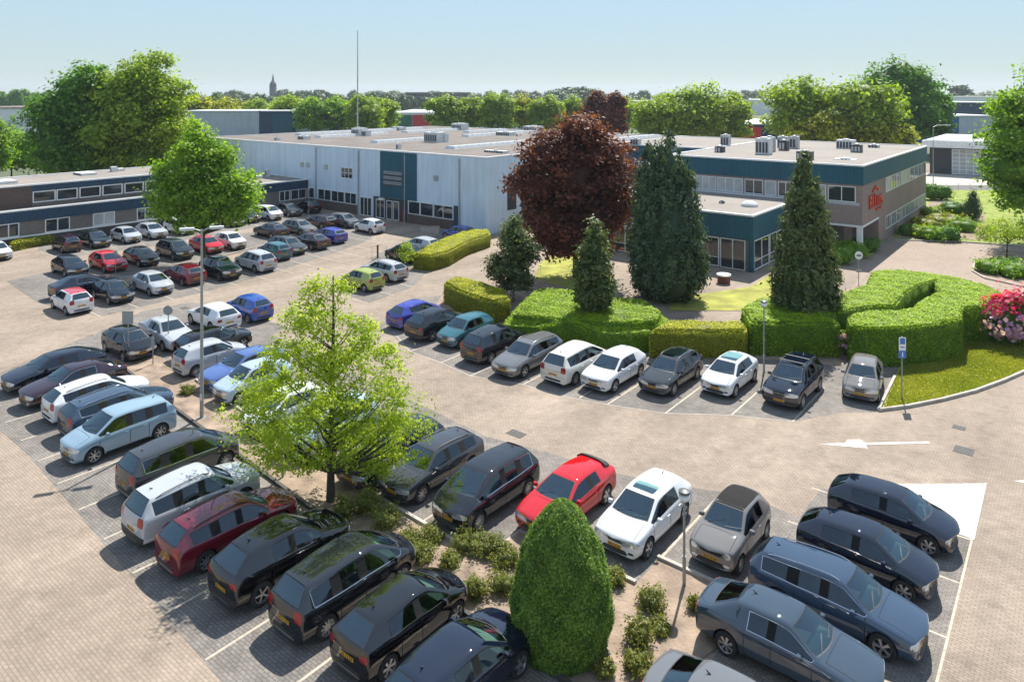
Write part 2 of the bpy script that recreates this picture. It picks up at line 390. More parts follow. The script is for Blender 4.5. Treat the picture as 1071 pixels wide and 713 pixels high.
def wheel_meshes(r, spokes, style):
    t = MB(); w = .1
    t.lathe([(r * .66, -w), (r * .9, -w * 1.02), (r * .98, -w * .8), (r, -w * .5), (r, w * .5), (r * .98, w * .8), (r * .9, w * 1.02), (r * .66, w)], (0, 0, 0), 'tyre', 28, 'y')
    rm = MB(); rr = r * .68
    rm.lathe([(rr, w * .98), (rr * .93, w * .9), (rr * .9, w * .2)], (0, 0, 0), 'alloy', 28, 'y')
    rm.lathe([(rr * .9, w * .18), (.001, w * .18)], (0, 0, 0), 'wheel_well', 20, 'y')
    rm.lathe([(rr * .24, w * .2), (rr * .24, w * .78), (rr * .12, w * .9), (.001, w * .9)], (0, 0, 0), 'alloy', 14, 'y')
    for k in range(spokes):
        a = 2 * math.pi * k / spokes
        for da in ((-.12, .12) if style == 'double' else (0,)):
            c1 = a + da * .5; c2 = a + da; hwid = rr * (.075 if style != 'fat' else .2)
            p0 = Vector((math.cos(c1) * rr * .15, 0, math.sin(c1) * rr * .15)); p1 = Vector((math.cos(c2) * rr * .95, 0, math.sin(c2) * rr * .95))
            t_ = (p1 - p0).normalized(); nn = Vector((-t_.z, 0, t_.x)) * hwid; y0, y1, y2 = w * .3, w * .82, w * .74
            P = [p0 - nn, p0 + nn, p1 + nn * 1.1, p1 - nn * 1.1]
            rm.hexa([(q.x, y0, q.z) for q in P] + [(q.x, y, q.z) for q, y in zip(P, (y1, y1, y2, y2))], 'alloy')
    m1 = t.mesh('wheel', True); m2 = rm.mesh('rim', True, 35)
    for m_ in (m1, m2):
        bm = bmesh.new(); bm.from_mesh(m_); bmesh.ops.recalc_face_normals(bm, faces=bm.faces); bm.to_mesh(m_); bm.free()
    return m1, m2
SPEC = {
 'hatchback': dict(L=4.25, W=1.79, H=1.46, rw=.69, hood=.8, cowl=.96, belt0=.93, belt1=.97, xc=1.1, xa=.3, xb=-.16, xr=-1.0, xq=-1.2, xd=-1.55, xe=-1.98, deck=1.0, tail=.92, wf=1.32, wb=-1.28, wr=.335),
 'small': dict(L=3.8, W=1.68, H=1.5, rw=.68, hood=.82, cowl=1.0, belt0=.95, belt1=.99, xc=1.02, xa=.4, xb=-.1, xr=-.86, xq=-1.05, xd=-1.4, xe=-1.76, deck=1.02, tail=.94, wf=1.2, wb=-1.22, wr=.31, nose=.14),
 'estate': dict(L=4.7, W=1.81, H=1.5, rw=.66, hood=.77, cowl=.96, belt0=.93, belt1=.98, xc=1.12, xa=.42, xb=-.05, xr=-.9, xq=-.99, xd=-1.85, xe=-2.2, deck=1.02, tail=.93, wf=1.42, wb=-1.32, wr=.34, wagon=1, rails=1, chrome=1),
 'mpv': dict(L=4.38, W=1.79, H=1.63, rw=.7, hood=.86, cowl=1.06, belt0=1.0, belt1=1.04, xc=1.28, xa=.5, xb=-.05, xr=-.85, xq=-.95, xd=-1.66, xe=-2.03, deck=1.08, tail=.97, wf=1.36, wb=-1.33, wr=.335, wagon=1, quarter=0, rails=0),
 'suv': dict(L=4.52, W=1.83, H=1.7, rw=.7, hood=.95, cowl=1.11, belt0=1.05, belt1=1.1, xc=1.12, xa=.4, xb=-.1, xr=-.9, xq=-1.0, xd=-1.75, xe=-2.1, deck=1.12, tail=1.02, wf=1.38, wb=-1.3, wr=.355, zb=.26, wagon=1, clad=1, rails=1),
 'compact': dict(L=4.02, W=1.74, H=1.45, rw=.64, hood=.76, cowl=.97, belt0=.92, belt1=1.0, xc=1.12, xa=.38, xb=-.1, xr=-.85, xq=-1.12, xd=-1.3, xe=-1.86, deck=1.0, tail=.9, wf=1.24, wb=-1.26, wr=.32, nose=.24, quarter=1),
 'crossover': dict(L=4.35, W=1.8, H=1.6, rw=.64, hood=.9, cowl=1.06, belt0=1.0, belt1=1.08, xc=1.08, xa=.32, xb=-.14, xr=-.92, xq=-1.14, xd=-1.42, xe=-1.98, deck=1.1, tail=1.0, wf=1.33, wb=-1.28, wr=.355, zb=.24, clad=1, nose=.2),
 'tourer': dict(L=4.5, W=1.8, H=1.62, rw=.68, hood=.84, cowl=1.08, belt0=.97, belt1=1.0, xc=1.5, xa=.62, xb=-.02, xr=-.92, xq=-1.02, xd=-1.72, xe=-2.1, deck=1.06, tail=.94, wf=1.4, wb=-1.36, wr=.33, wagon=1, nose=.24, chrome=1),
 'family': dict(L=4.52, W=1.77, H=1.48, rw=.65, hood=.78, cowl=.96, belt0=.92, belt1=.97, xc=1.08, xa=.38, xb=-.08, xr=-.88, xq=-.98, xd=-1.66, xe=-2.12, deck=1.0, tail=.92, wf=1.38, wb=-1.3, wr=.33, wagon=1, rails=1, nose=.22),
 'saloon': dict(L=4.65, W=1.79, H=1.46, rw=.64, hood=.77, cowl=.96, belt0=.92, belt1=.96, xc=1.02, xa=.3, xb=-.12, xr=-.85, xq=-1.05, xd=-1.08, xe=-1.78, deck=1.02, tail=.97, wf=1.4, wb=-1.32, wr=.32, sedan=1, chrome=1),
 'liftback': dict(L=4.7, W=1.79, H=1.44, rw=.62, hood=.74, cowl=.93, belt0=.9, belt1=.96, xc=1.12, xa=.36, xb=-.1, xr=-.95, xq=-1.2, xd=-1.3, xe=-2.05, deck=1.0, tail=.95, wf=1.42, wb=-1.33, wr=.325),
 'coupe': dict(L=4.32, W=1.8, H=1.4, rw=.62, hood=.74, cowl=.93, belt0=.9, belt1=1.0, xc=1.05, xa=.2, xb=-.42, xr=-.98, xq=-1.2, xd=-1.6, xe=-1.98, deck=1.02, tail=.94, wf=1.32, wb=-1.28, wr=.345, spoiler=1, doors=3),
 'retro': dict(L=3.57, W=1.63, H=1.49, rw=.68, hood=.82, cowl=.98, belt0=.92, belt1=.96, xc=.78, xa=.16, xb=-.3, xr=-.95, xq=-1.1, xd=-1.3, xe=-1.62, deck=.98, tail=.86, wf=1.14, wb=-1.16, wr=.29, nose=.2, round=1, doors=3),
}
PROTO = {}
def car_parts(kind):
    """list of (part name, mesh, offset, painted, [(sub-part, mesh)]) for one kind of car"""
    if kind in PROTO: return PROTO[kind]
    p = SPEC[kind]; L, W, H = p['L'], p['W'], p['H']; hx, hw = L / 2, W / 2
    me = car_body(p, 'body'); bm = bmesh.new(); bm.from_mesh(me); bvh = BVHTree.FromBMesh(bm); bm.free()
    P = []
    def A(name, m, painted=False, subs=(), loc=(0, 0, 0)):
        if m is not None: P.append((name, m, loc, painted, list(subs)))
    for nme, m_ in split_mesh(me, [(0, 2, 5, 6), (1,), (3,), (4,)], ['body', 'side_window', 'windscreen', 'rear_window']): A(nme, m_, nme == 'body')
    def pt(*a, **k): return patch(bvh, *a, **k)
    hf, tz = p['hood'], p['tail']
    fr = (-1, 0, 0); re_ = (1, 0, 0)
    for s in (1, -1):
        if p.get('round'): A('headlight', pt((hx, s * hw * .66, hf - .13), (-1, 0, -.1), [(-.11, -.1), (.11, -.1), (.11, .1), (-.11, .1)], 'lamp_clear', round_=1, name='headlight'))
        else: A('headlight', pt((hx, s * hw * .72, hf - .12), (-1, -s * .6, -.3), [(-.3, -.08), (.3, -.1), (.3, .14), (-.3, .07)] if s > 0 else [(-.3, -.1), (.3, -.08), (.3, .07), (-.3, .14)], 'lamp_clear', round_=.5, name='headlight'))
        tall = p.get('wagon') or kind in ('small',)
        hh = .15 if tall else .085
        A('tail_light', pt((-hx, s * hw * .8, tz - (.03 if tall else .1)), (1, -s * .8, 0), [(-.13, -hh), (.13, -hh), (.12, hh), (-.12, hh)], 'lamp_red', round_=.45, name='tail_light', off=.005))
        A('fog_lamp', pt((hx, s * hw * .68, .36), (-1, -s * .2, 0), [(-.1, -.035), (.1, -.035), (.1, .035), (-.1, .035)], 'lamp_clear' if p.get('round') or kind == 'saloon' else 'black_trim', round_=.8, name='fog_lamp'))
        # door seams and handles
        dx = [p['xc'] - .12, p['xb'], p['xr'] + .02] if p.get('doors') != 3 else [p['xc'] - .12, p['xb'] - .25]
        for x in dx:
            A('door_seam', pt((x, 0, .64), (0, -s, 0), [(-.011, -.32), (.011, -.32), (.011, .28), (-.011, .28)], 'wheel_well', nu=1, nv=8, off=.0015, name='door_seam'))
        A('sill_trim', pt(((p['wf'] + p['wb']) / 2, 0, .3), (0, -s, 0), [(-.85, -.05), (.85, -.05), (.85, .02), (-.85, .02)], 'black_trim', nu=8, nv=2, off=.006, name='sill_trim'))
        for x in (dx[1:] if p.get('doors') != 3 else dx[1:]):
            A('door_handle', pt((x + .14, 0, p['belt0'] - .13), (0, -s, 0), [(-.09, -.014), (.09, -.014), (.09, .014), (-.09, .014)], 'car_paint', nu=4, nv=1, off=.03, name='door_handle'), True)
        A('bonnet_seam', pt(((p['xc'] + hx) / 2 + .02, s * hw * .72, 2), (0, 0, -1), [(-.007, -(hx - p['xc']) / 2 + .12), (.007, -(hx - p['xc']) / 2 + .12), (.007, (hx - p['xc']) / 2 - .1), (-.007, (hx - p['xc']) / 2 - .1)], 'wheel_well', nu=1, nv=10, off=.002, name='bonnet_seam'))
        A('bumper_seam', pt((-hx, s * hw * .62, .52), (1, -s * .35, 0), [(-.36, -.006), (.36, -.006), (.36, .006), (-.36, .006)], 'wheel_well', nu=10, nv=1, off=.002, name='bumper_seam'))
        # mirrors
        b = MB(); x, y, z = p['xc'] - .4, s * (hw + .045), p['belt0'] + .05
        b.hexa([(x - .06, y - .09, z - .065), (x + .06, y - .07, z - .055), (x + .06, y + .07, z - .055), (x - .06, y + .09, z - .065), (x - .06, y - .09, z + .065), (x + .05, y - .07, z + .055), (x + .05, y + .07, z + .055), (x - .06, y + .09, z + .065)], 'car_paint')
        b.hexa([(x - .02, s * hw * .9, z - .05), (x + .02, s * hw * .9, z - .05), (x + .02, y, z - .05), (x - .02, y, z - .05), (x - .02, s * hw * .9, z - .02), (x + .02, s * hw * .9, z - .02), (x + .02, y, z - .02), (x - .02, y, z - .02)], 'black_trim')
        mm = b.mesh('mirror'); bmm = bmesh.new(); bmm.from_mesh(mm); bmesh.ops.recalc_face_normals(bmm, faces=bmm.faces)
        bmesh.ops.bevel(bmm, geom=[e for e in bmm.edges if e.calc_length() > .08], offset=.02, segments=2, affect='EDGES', clamp_overlap=True); bmm.to_mesh(mm); bmm.free(); A('mirror', mm, True)
        if p.get('rails'):
            x0, x1 = p['xa'] - .15, p['xd'] + .12; yy = s * (p['rw'] * hw - .07); b = MB(); pts = []
            for k in range(9):
                t = k / 8; x = x0 + (x1 - x0) * t; hit = bvh.ray_cast(Vector((x, yy, 3)), Vector((0, 0, -1))); zz = hit[0].z if hit[0] else H
                pts.append((x, yy, zz + (.045 if 0 < k < 8 else .0)))
            A('roof_rail', b.tube(pts, .016, 'chrome' if kind == 'estate' else 'black_trim', 6).mesh('roof_rail', True))
    A('grille', pt((hx, 0, hf - .17), fr, [(-.34, -.07), (.34, -.07), (.4, .06), (-.4, .06)], 'black_trim', round_=.25, name='grille'))
    A('air_intake', pt((hx, 0, .34), fr, [(-.5, -.075), (.5, -.075), (.4, .06), (-.4, .06)], 'black_trim', round_=.3, name='air_intake'))
    if not p.get('round'): A('grille_bar', pt((hx, 0, hf - .165), fr, [(-.33, -.008), (.33, -.008), (.33, .008), (-.33, .008)], 'chrome', nv=1, off=.014, name='grille_bar'))
    def plate(x, z, d):
        ms = pt((x, 0, z), d, [(-.25, -.05), (.25, -.05), (.25, .05), (-.25, .05)], 'plate_yellow', nu=4, nv=2, off=.014, name='number_plate')
        return ms
    for x, z, d in ((hx, .46, fr), (-hx, .62 if not p.get('sedan') else .6, re_)):
        hit = bvh.ray_cast(Vector((x * 2, 0, z)), Vector(d))[0]; b = MB()
        for k, y in enumerate((-.19, -.13, -.045, .045, .13, .19)): b.box(((hit.x if hit else x) - d[0] * .017, y, z), (.006, .032, .058), 'plate_mark')
        me_p = plate(x, z, d)
        if me_p is not None:                          # the dark characters are part of the plate's own face
            n0 = len(me_p.vertices); c_ = b.mesh('c'); bm = bmesh.new(); bm.from_mesh(me_p); bm.faces.ensure_lookup_table(); nf = len(bm.faces); bm.from_mesh(c_); bm.faces.ensure_lookup_table()
            for f in bm.faces[nf:]: f.material_index = 1
            bm.to_mesh(me_p); bm.free(); me_p.materials.append(M['plate_mark'])
        A('number_plate', me_p)
    A('rear_bumper_trim', pt((-hx, 0, .36), re_, [(-.5, -.05), (.5, -.05), (.5, .05), (-.5, .05)], 'black_trim', round_=.3, name='rear_bumper_trim'))
    A('bonnet_seam', pt((p['xc'] + .16, 0, 2), (0, 0, -1), [(-hw * .72, -.006), (hw * .72, -.006), (hw * .72, .006), (-hw * .72, .006)], 'wheel_well', nu=12, nv=1, off=.002, name='bonnet_seam'))
    b = MB(); xx = p['xd'] + .22; hit = bvh.ray_cast(Vector((xx, 0, 3)), Vector((0, 0, -1)))
    if hit[0]: A('aerial', b.tube([(xx + .05, 0, hit[0].z - .005), (xx, 0, hit[0].z + .03), (xx - .06, 0, hit[0].z + .075)], [.03, .018, .006], 'black_trim', 8).mesh('aerial', True))
    if p.get('spoiler'):
        A('spoiler', pt((p['xd'] - .05, 0, 2.5), (0, 0, -1), [(-.62, -.16), (.62, -.16), (.6, .1), (-.6, .1)], 'black_trim', nu=10, nv=3, off=.06, name='spoiler'))
    # seats and dashboard, seen through the glass
    b = MB(); w_ = hw * .8
    b.box(((p['xc'] + p['xd']) / 2, 0, .42), (p['xc'] - p['xd'] + .3, w_ * 2, .06), 'cabin_dark')
    b.hexa([(p['xc'] - .5, -w_, .5), (p['xc'] + .1, -w_, .5), (p['xc'] + .1, w_, .5), (p['xc'] - .5, w_, .5), (p['xc'] - .42, -w_, p['belt0'] - .04), (p['xc'] + .08, -w_ * .9, p['belt0'] - .06), (p['xc'] + .08, w_ * .9, p['belt0'] - .06), (p['xc'] - .42, w_, p['belt0'] - .04)], 'cabin_grey')
    A('dashboard', b.mesh('dashboard'))
    def seat(x, y, w):
        b.hexa([(x - .25, y - w, .45), (x + .28, y - w, .45), (x + .28, y + w, .45), (x - .25, y + w, .45), (x - .25, y - w, .6), (x + .28, y - w, .66), (x + .28, y + w, .66), (x - .25, y + w, .6)], 'cabin_seat')
        b.hexa([(x - .3, y - w, .55), (x - .18, y - w, .6), (x - .18, y + w, .6), (x - .3, y + w, .55), (x - .48, y - w * .85, 1.1), (x - .4, y - w * .85, 1.12), (x - .4, y + w * .85, 1.12), (x - .48, y + w * .85, 1.1)], 'cabin_seat')
    b = MB()
    for y in (-.36, .36): seat(p['xb'] + .3, y, .23); b.box((p['xb'] - .16, y, 1.2), (.08, .25, .16), 'cabin_seat')
    seat(p['xr'] + .42, 0, w_ * .82)
    A('seats', b.mesh('seats'))
    # wiper
    ws = [m_ for n_, m_, *_ in P if n_ == 'windscreen']
    for y0 in (-.45, .12):
        h1 = bvh.ray_cast(Vector((p['xc'] + .0, y0, 3)), Vector((0, 0, -1)))[0]; h2 = bvh.ray_cast(Vector((p['xc'] - .16, y0 + .5, 3)), Vector((0, 0, -1)))[0]
        if h1 and h2: A('wiper', MB().tube([h1 + Vector((0, 0, .012)), h2 + Vector((0, 0, .02))], .009, 'black_trim', 5).mesh('wiper'))
    styles = {'hatchback': (5, 'double'), 'small': (9, ''), 'estate': (5, 'double'), 'mpv': (7, ''), 'suv': (9, ''), 'saloon': (7, 'double'), 'liftback': (10, ''), 'coupe': (5, 'fat'), 'retro': (8, ''), 'compact': (6, 'double'), 'crossover': (5, ''), 'tourer': (10, ''), 'family': (8, '')}
    wm = wheel_meshes(p['wr'], *styles[kind])
    for x in (p['wf'], p['wb']):
        for s in (1, -1): P.append(('wheel', wm[0], (x, s * (hw - .115), p['wr'] + .001), False, [('rim', wm[1])], s))
    PROTO[kind] = (P, bvh); return PROTO[kind]
NAMES = {'compact': 'compact_hatchback_car', 'crossover': 'crossover_car', 'tourer': 'family_people_carrier', 'family': 'family_estate_car', 'hatchback': 'hatchback_car', 'small': 'small_hatchback_car', 'estate': 'estate_car', 'mpv': 'people_carrier', 'suv': 'sport_utility_car', 'saloon': 'saloon_car', 'liftback': 'liftback_car', 'coupe': 'coupe_car', 'retro': 'retro_city_car'}
def panel_extra(kind, name, m, x0, x1, yw, off=.005):
    key = (kind, name, m); 
    if key in PROTO: return PROTO[key]
    me = patch(PROTO[kind][1], ((x0 + x1) / 2, 0, 3), (0, 0, -1), [(-yw, -(x1 - x0) / 2), (yw, -(x1 - x0) / 2), (yw, (x1 - x0) / 2), (-yw, (x1 - x0) / 2)], m, nu=10, nv=10, off=off, round_=.22, name=name)
    PROTO[key] = me; return me
def place_car(kind, x, y, heading, col, label, group, extra=None):
    P, _ = car_parts(kind); p = SPEC[kind]
    root = empty(NAMES[kind], (x, y, .012), label, 'car', group, math.pi / 2 - R(heading))
    for q in P:
        o = link(q[0], q[1], root, q[2])
        if q[3]: o.color = (*col, 1)
        if q[0] != 'wheel':
            for n2, m2 in q[4]: link(n2, m2, o)
        if q[0] == 'wheel':
            if q[5] < 0: o.rotation_euler = (0, 0, math.pi)
            link('rim', q[4][0][1], o)
    hw = p['W'] / 2
    if extra == 'glassroof': link('glass_roof', panel_extra(kind, 'glass_roof', 'screen_glass', p['xd'] + .35, p['xa'] - .12, hw * .5), root)
    if extra == 'sunroof': link('sunroof', panel_extra(kind, 'sunroof', 'screen_glass', p['xa'] - .62, p['xa'] - .12, hw * .46), root)
    if extra == 'redroof': link('roof_panel', panel_extra(kind, 'roof_panel', 'red_roof', p['xd'] + .0, p['xa'] + .02, hw * .62), root)
    if extra == 'softroof': link('roof_panel', panel_extra(kind, 'roof_panel', 'soft_roof', p['xd'] + .02, p['xa'] + .02, hw * .62), root)
    if extra == 'bars':
        for dx in (-.45, .35):
            b = MB().tube([((p['xb'] + dx), -hw * .66, p['H'] + .05), ((p['xb'] + dx), hw * .66, p['H'] + .05)], .025, 'black_trim', 6); link('roof_bar', b.mesh('roof_bar', True), root)
    return root
mat('red_roof', (.45, .02, .03), .3, coat=1); mat('soft_roof', (.016, .015, .015), .85, spec=.2)
# ------------------------------------------------------------------ camera, sun, sky
sc = bpy.context.scene
cam = bpy.data.cameras.new('camera'); co_ = bpy.data.objects.new('camera', cam); C.objects.link(co_); sc.camera = co_
co_.location = (0, 0, CAMH); co_.rotation_euler = (R(90), 0, 0); cam.sensor_width = 36; cam.lens = 36 * FPX / 1071
cam.shift_y = -(356.5 - HOR) / 1071; cam.clip_end = 6000
SE, SA = 52.5, 22.5
w = bpy.data.worlds.new('World'); sc.world = w; w.use_nodes = True; nt = w.node_tree; sky = nt.nodes.new('ShaderNodeTexSky')
sky.sky_type = 'NISHITA'; sky.sun_disc = False; sky.sun_elevation = R(SE); sky.sun_rotation = R(SA); sky.altitude = 0; sky.air_density = 1.0; sky.dust_density = .25; sky.ozone_density = 2.0
# even out the very bright band at the horizon: colour * a / (luminance + d)
bw = nt.nodes.new('ShaderNodeRGBToBW'); nt.links.new(sky.outputs[0], bw.inputs[0]); ad = nt.nodes.new('ShaderNodeMath'); ad.operation = 'ADD'; ad.inputs[1].default_value = 2.0; nt.links.new(bw.outputs[0], ad.inputs[0])
dv = nt.nodes.new('ShaderNodeMath'); dv.operation = 'DIVIDE'; dv.inputs[0].default_value = 6.3; nt.links.new(ad.outputs[0], dv.inputs[1])
tn = nt.nodes.new('ShaderNodeVectorMath'); tn.operation = 'MULTIPLY'; tn.inputs[1].default_value = (.79, 1.0, 1.1); nt.links.new(sky.outputs[0], tn.inputs[0])
sl = nt.nodes.new('ShaderNodeVectorMath'); sl.operation = 'SCALE'; nt.links.new(tn.outputs[0], sl.inputs[0]); nt.links.new(dv.outputs[0], sl.inputs['Scale'])
pm = nt.nodes.new('ShaderNodeMix'); pm.data_type = 'RGBA'; pm.inputs[0].default_value = .45; pm.inputs[7].default_value = (5.3, 5.9, 6.2, 1); nt.links.new(sl.outputs[0], pm.inputs[6]); nt.links.new(pm.outputs[2], nt.nodes['Background'].inputs[0]); nt.nodes['Background'].inputs[1].default_value = .078
l = bpy.data.lights.new('sun', 'SUN'); l.energy = 4.8; l.angle = R(.5); l.color = (1, .955, .88); lo = bpy.data.objects.new('sun', l); C.objects.link(lo)
sd = Vector((math.sin(R(SA)) * math.cos(R(SE)), math.cos(R(SA)) * math.cos(R(SE)), math.sin(R(SE)))); lo.rotation_euler = sd.to_track_quat('Z', 'Y').to_euler()
sc.view_settings.view_transform = 'Standard'; sc.view_settings.look = 'None'; sc.view_settings.gamma = 1; sc.view_settings.exposure = .78
sc.cycles.max_bounces = 6; sc.cycles.transparent_max_bounces = 12; sc.cycles.use_adaptive_sampling = True

hz = bpy.data.materials.new('haze'); hz.use_nodes = True; M['haze'] = hz; nt = hz.node_tree; nt.nodes.remove(nt.nodes['Principled BSDF'])
pv = nt.nodes.new('ShaderNodeVolumePrincipled'); pv.inputs['Color'].default_value = (.8, .88, 1, 1); pv.inputs['Density'].default_value = .00014; pv.inputs['Anisotropy'].default_value = .2
nt.links.new(pv.outputs[0], nt.nodes['Material Output'].inputs['Volume'])
tag(MB().box((0, 2470, 34), (5100, 5100, 70), 'haze').build('haze'), kind='stuff')

# ------------------------------------------------------------------ ground surfaces
ROT = R(UA)
mat('far_land', (.09, .11, .05), .95, noise=(.02, .35))
bricks('road_brick', (.335, .27, .21), (.285, .226, .174), (.215, .172, .135), .21, .105, ROT, big=.17, stain=.66, tracks=True)
bricks('bay_brick', (.235, .21, .185), (.18, .163, .145), (.12, .108, .096), .21, .105, ROT, big=.25, stain=.55)
bricks('court_brick', (.37, .29, .23), (.3, .23, .18), (.22, .175, .14), .21, .105, ROT, big=.1, stain=.85)
mat('road_marking', (.55, .53, .48), .75, noise=(7, .28)); mat('bay_marking', (.42, .36, .28), .75, noise=(6, .25))
mat('soil', (.27, .2, .145), .95, noise=(1.3, .38), bump=(9, .9)); mat('kerb', (.4, .36, .31), .8, noise=(2, .2)); mat('kerb_dark', (.06, .055, .05), .8, noise=(2, .2))
mat('lawn', (.22, .27, .035), .9, noise=(.8, .3), bump=(22, 1.0)); mat('lawn_dry', (.3, .3, .05), .9, noise=(.7, .35), bump=(22, 1.0))
mat('asphalt', (.13, .125, .12), .9, noise=(1, .15)); mat('concrete', (.42, .38, .34), .85, noise=(.6, .1)); mat('iron', (.09, .085, .08), .6, noise=(9, .3), bump=(40, 1))
def sheet(name, pts, m, z, mats=None):
    b = MB(); b.poly([(p[0], p[1], z) for p in pts], m); me = b.mesh(name); bm = bmesh.new(); bm.from_mesh(me)
    for f in bm.faces:
        if f.normal.z < 0: f.normal_flip()
    bmesh.ops.triangulate(bm, faces=bm.faces); bm.to_mesh(me); bm.free(); return tag(link(name, me), kind='structure')
def px(*p): return [gp(x, y) for x, y in p]
sheet('ground', [(-2500, -60), (2500, -60), (2500, 4900), (-2500, 4900)], 'far_land', -.03)
sheet('road', [(-75, -25), (70, -25), (78, 60), (95, 140), (70, 200), (-70, 160), (-75, 40)], 'road_brick', 0)
# parking bays (dark brick)
rowA = px((-45, 409), (30.7, 476.8), (228.4, 708.7), (330, 830), (640, 760), (590, 713), (322, 530), (181, 427), (118, 379), (97, 349))
sheet('parking_bay', rowA, 'bay_brick', .004)
rowC = px((210, 400), (300, 462), (400, 524), (452, 554), (504, 584.6), (545, 556), (665, 611), (690, 584.6), (750, 612), (792, 631), (835, 541), (806, 528.5), (770, 516), (730, 511), (650, 496), (572, 473), (508, 456), (463, 434), (380, 395), (300, 356), (262, 343), (190, 380))
sheet('parking_bay', rowC, 'bay_brick', .004)
rowE = px((392, 345), (412, 352), (429, 367.5), (461, 379), (492, 393), (547, 402), (586, 413.6), (635, 423), (696, 432), (765, 434), (829, 441), (880, 431), (918, 431), (940, 385), (905, 360), (790, 362), (670, 348), (600, 338), (545, 330), (500, 315), (470, 308), (430, 312))
sheet('parking_bay', rowE, 'bay_brick', .004)
rowD = px((859, 511), (1031, 505), (972, 745), (700, 745), (790, 632), (835, 541))
sheet('parking_bay', rowD, 'bay_brick', .004)
sheet('parking_bay', px((6, 294), (40, 317), (105, 331), (215, 305), (290, 284), (360, 261), (390, 250), (374, 226), (345, 224), (300, 236), (200, 254), (100, 275), (50, 284)), 'bay_brick', .004)
sheet('parking_bay', px((40, 262), (62, 270), (150, 259), (245, 242), (300, 231), (338, 222), (330, 209), (270, 218), (150, 238), (40, 255)), 'bay_brick', .004)
sheet('parking_bay', px((352, 303), (385, 317), (432, 300), (460, 270), (495, 257), (470, 240), (430, 255), (400, 262)), 'bay_brick', .004)
sheet('parking_bay', px((100, 349), (97, 378), (140, 385), (200, 372), (262, 362), (300, 342), (262, 330), (200, 316), (150, 325)), 'bay_brick', .003)
# bay lines
def line(p, q, wd, m='bay_marking', z=.009, name='bay_marking'):
    d = (q - p).normalized(); n = Vector((-d.y, d.x, 0)) * wd / 2; return sheet(name, [p - n, q - n, q + n, p + n], m, z)
P0, P1 = gp(214.8, 689.9), gp(59.7, 505.8); st = (P1 - P0) / 5; rows = []
for k in range(-2, 9): rows.append((P0 + st * k, P0 + st * k + U * 5.0))
for x, y, L_ in ((461.6, 379, 4.6), (492, 393, 4.8), (547, 402, 4.6), (606, 416, 4.8), (635, 423, 5), (696, 432, 5), (765, 434, 5), (829, 441, 5), (429, 367.5, 4.6)):
    rows.append((gp(x, y), gp(x, y) + U * L_))
for x, y in ((690, 584.6), (504, 584.6), (545, 556), (604, 582), (439, 547), (396, 521), (345, 490), (300, 462), (262, 436)): rows.append((gp(x, y), gp(x, y) + U * 5.2))
for x, y in ((1017, 565), (1004.8, 610), (991, 667), (975, 735)): rows.append((gp(x, y), gp(x, y) + V * 5.2))
for k in range(12):
    a = gp(105, 331) + U * (2.52 * k); rows.append((a, a + V * 5.0)); rows.append((a + V * 9.5, a + V * 5.4))
for k in range(11):
    a = gp(62, 270) + U * (2.55 * k); rows.append((a, a + V * 4.8))
for x, y in ((385, 317), (412, 309), (432, 300), (250, 350), (262, 362)): rows.append((gp(x, y), gp(x, y) + V * 4.8))
for p, q in rows: line(p, q, .085)
line(gp(1031, 505), gp(972, 745), .07, 'bay_marking', .008, 'bay_edge')
for pts in (((412, 348), (429, 367.5), (461, 379), (492, 393), (547, 402), (586, 413.6), (635, 423), (696, 432), (765, 434), (829, 441)),):
    for a, b in zip(pts, pts[1:]): line(gp(*a), gp(*b), .06, 'kerb', .0075, 'bay_edge')
# markings
sheet('road_marking', px((876, 506.5), (1032, 505.5), (1019, 564.5), (984, 551)), 'road_marking', .011)
sheet('road_marking', px((1060, 503), (1090, 500), (1090, 508)), 'road_marking', .011)
sheet('road_marking', px((857, 464.5), (884, 463), (886, 459.8), (900, 459.6), (905, 463), (972, 461.6), (973, 463.6), (905, 465.4), (908, 469), (880, 466.5)), 'road_marking', .011)
for x, y, a, b in ((540, 453.5, .8, .5), (1008, 471, .7, .7), (193, 322, .6, .5), (1003, 447, .5, .4)):
    p = gp(x, y); bb = MB().box((p.x, p.y, .008), (a, b, .012), 'iron', -ROT); tag(bb.build('drain_cover'), kind='structure')
# planting strip
strip = px((122, 380), (181, 427), (322, 530), (590, 713), (650, 770), (720, 700), (800, 640), (750, 612), (690, 584.6), (665, 611), (545, 556), (504, 584.6), (452, 554), (400, 524), (300, 462), (215, 405), (190, 385), (165, 372), (140, 372))
sheet('planting_bed', strip, 'soil', .03)
sheet('planting_bed', px((100, 305), (200, 285), (290, 262), (330, 245), (325, 240), (280, 256), (195, 279), (97, 298)), 'soil', .03)
def kerb(name, pts, wd=.13, h=.12, m='kerb'):
    b = MB()
    for p, q in zip(pts, pts[1:]):
        d = (q - p).normalized(); n = Vector((-d.y, d.x, 0)) * wd / 2; e = d * .0
        b.hexa([p - n - e, q - n + e, q + n + e, p + n - e] + [v + Vector((0, 0, h)) for v in (p - n - e, q - n + e, q + n + e, p + n - e)], m)
    return tag(b.build(name), kind='structure')
kerb('kerb', px((122, 380), (181, 427), (322, 530), (590, 713), (640, 752)), m='kerb_dark')
kerb('kerb', px((205, 398), (300, 462), (400, 524), (452, 554), (504, 584.6)), m='kerb')
kerb('kerb', px((545, 556), (604, 582), (665, 611)), m='kerb'); kerb('kerb', px((688, 584), (750, 612), (792, 631)), m='kerb')
kerb('kerb', px((97, 298), (195, 279), (280, 256), (325, 240)), m='kerb')
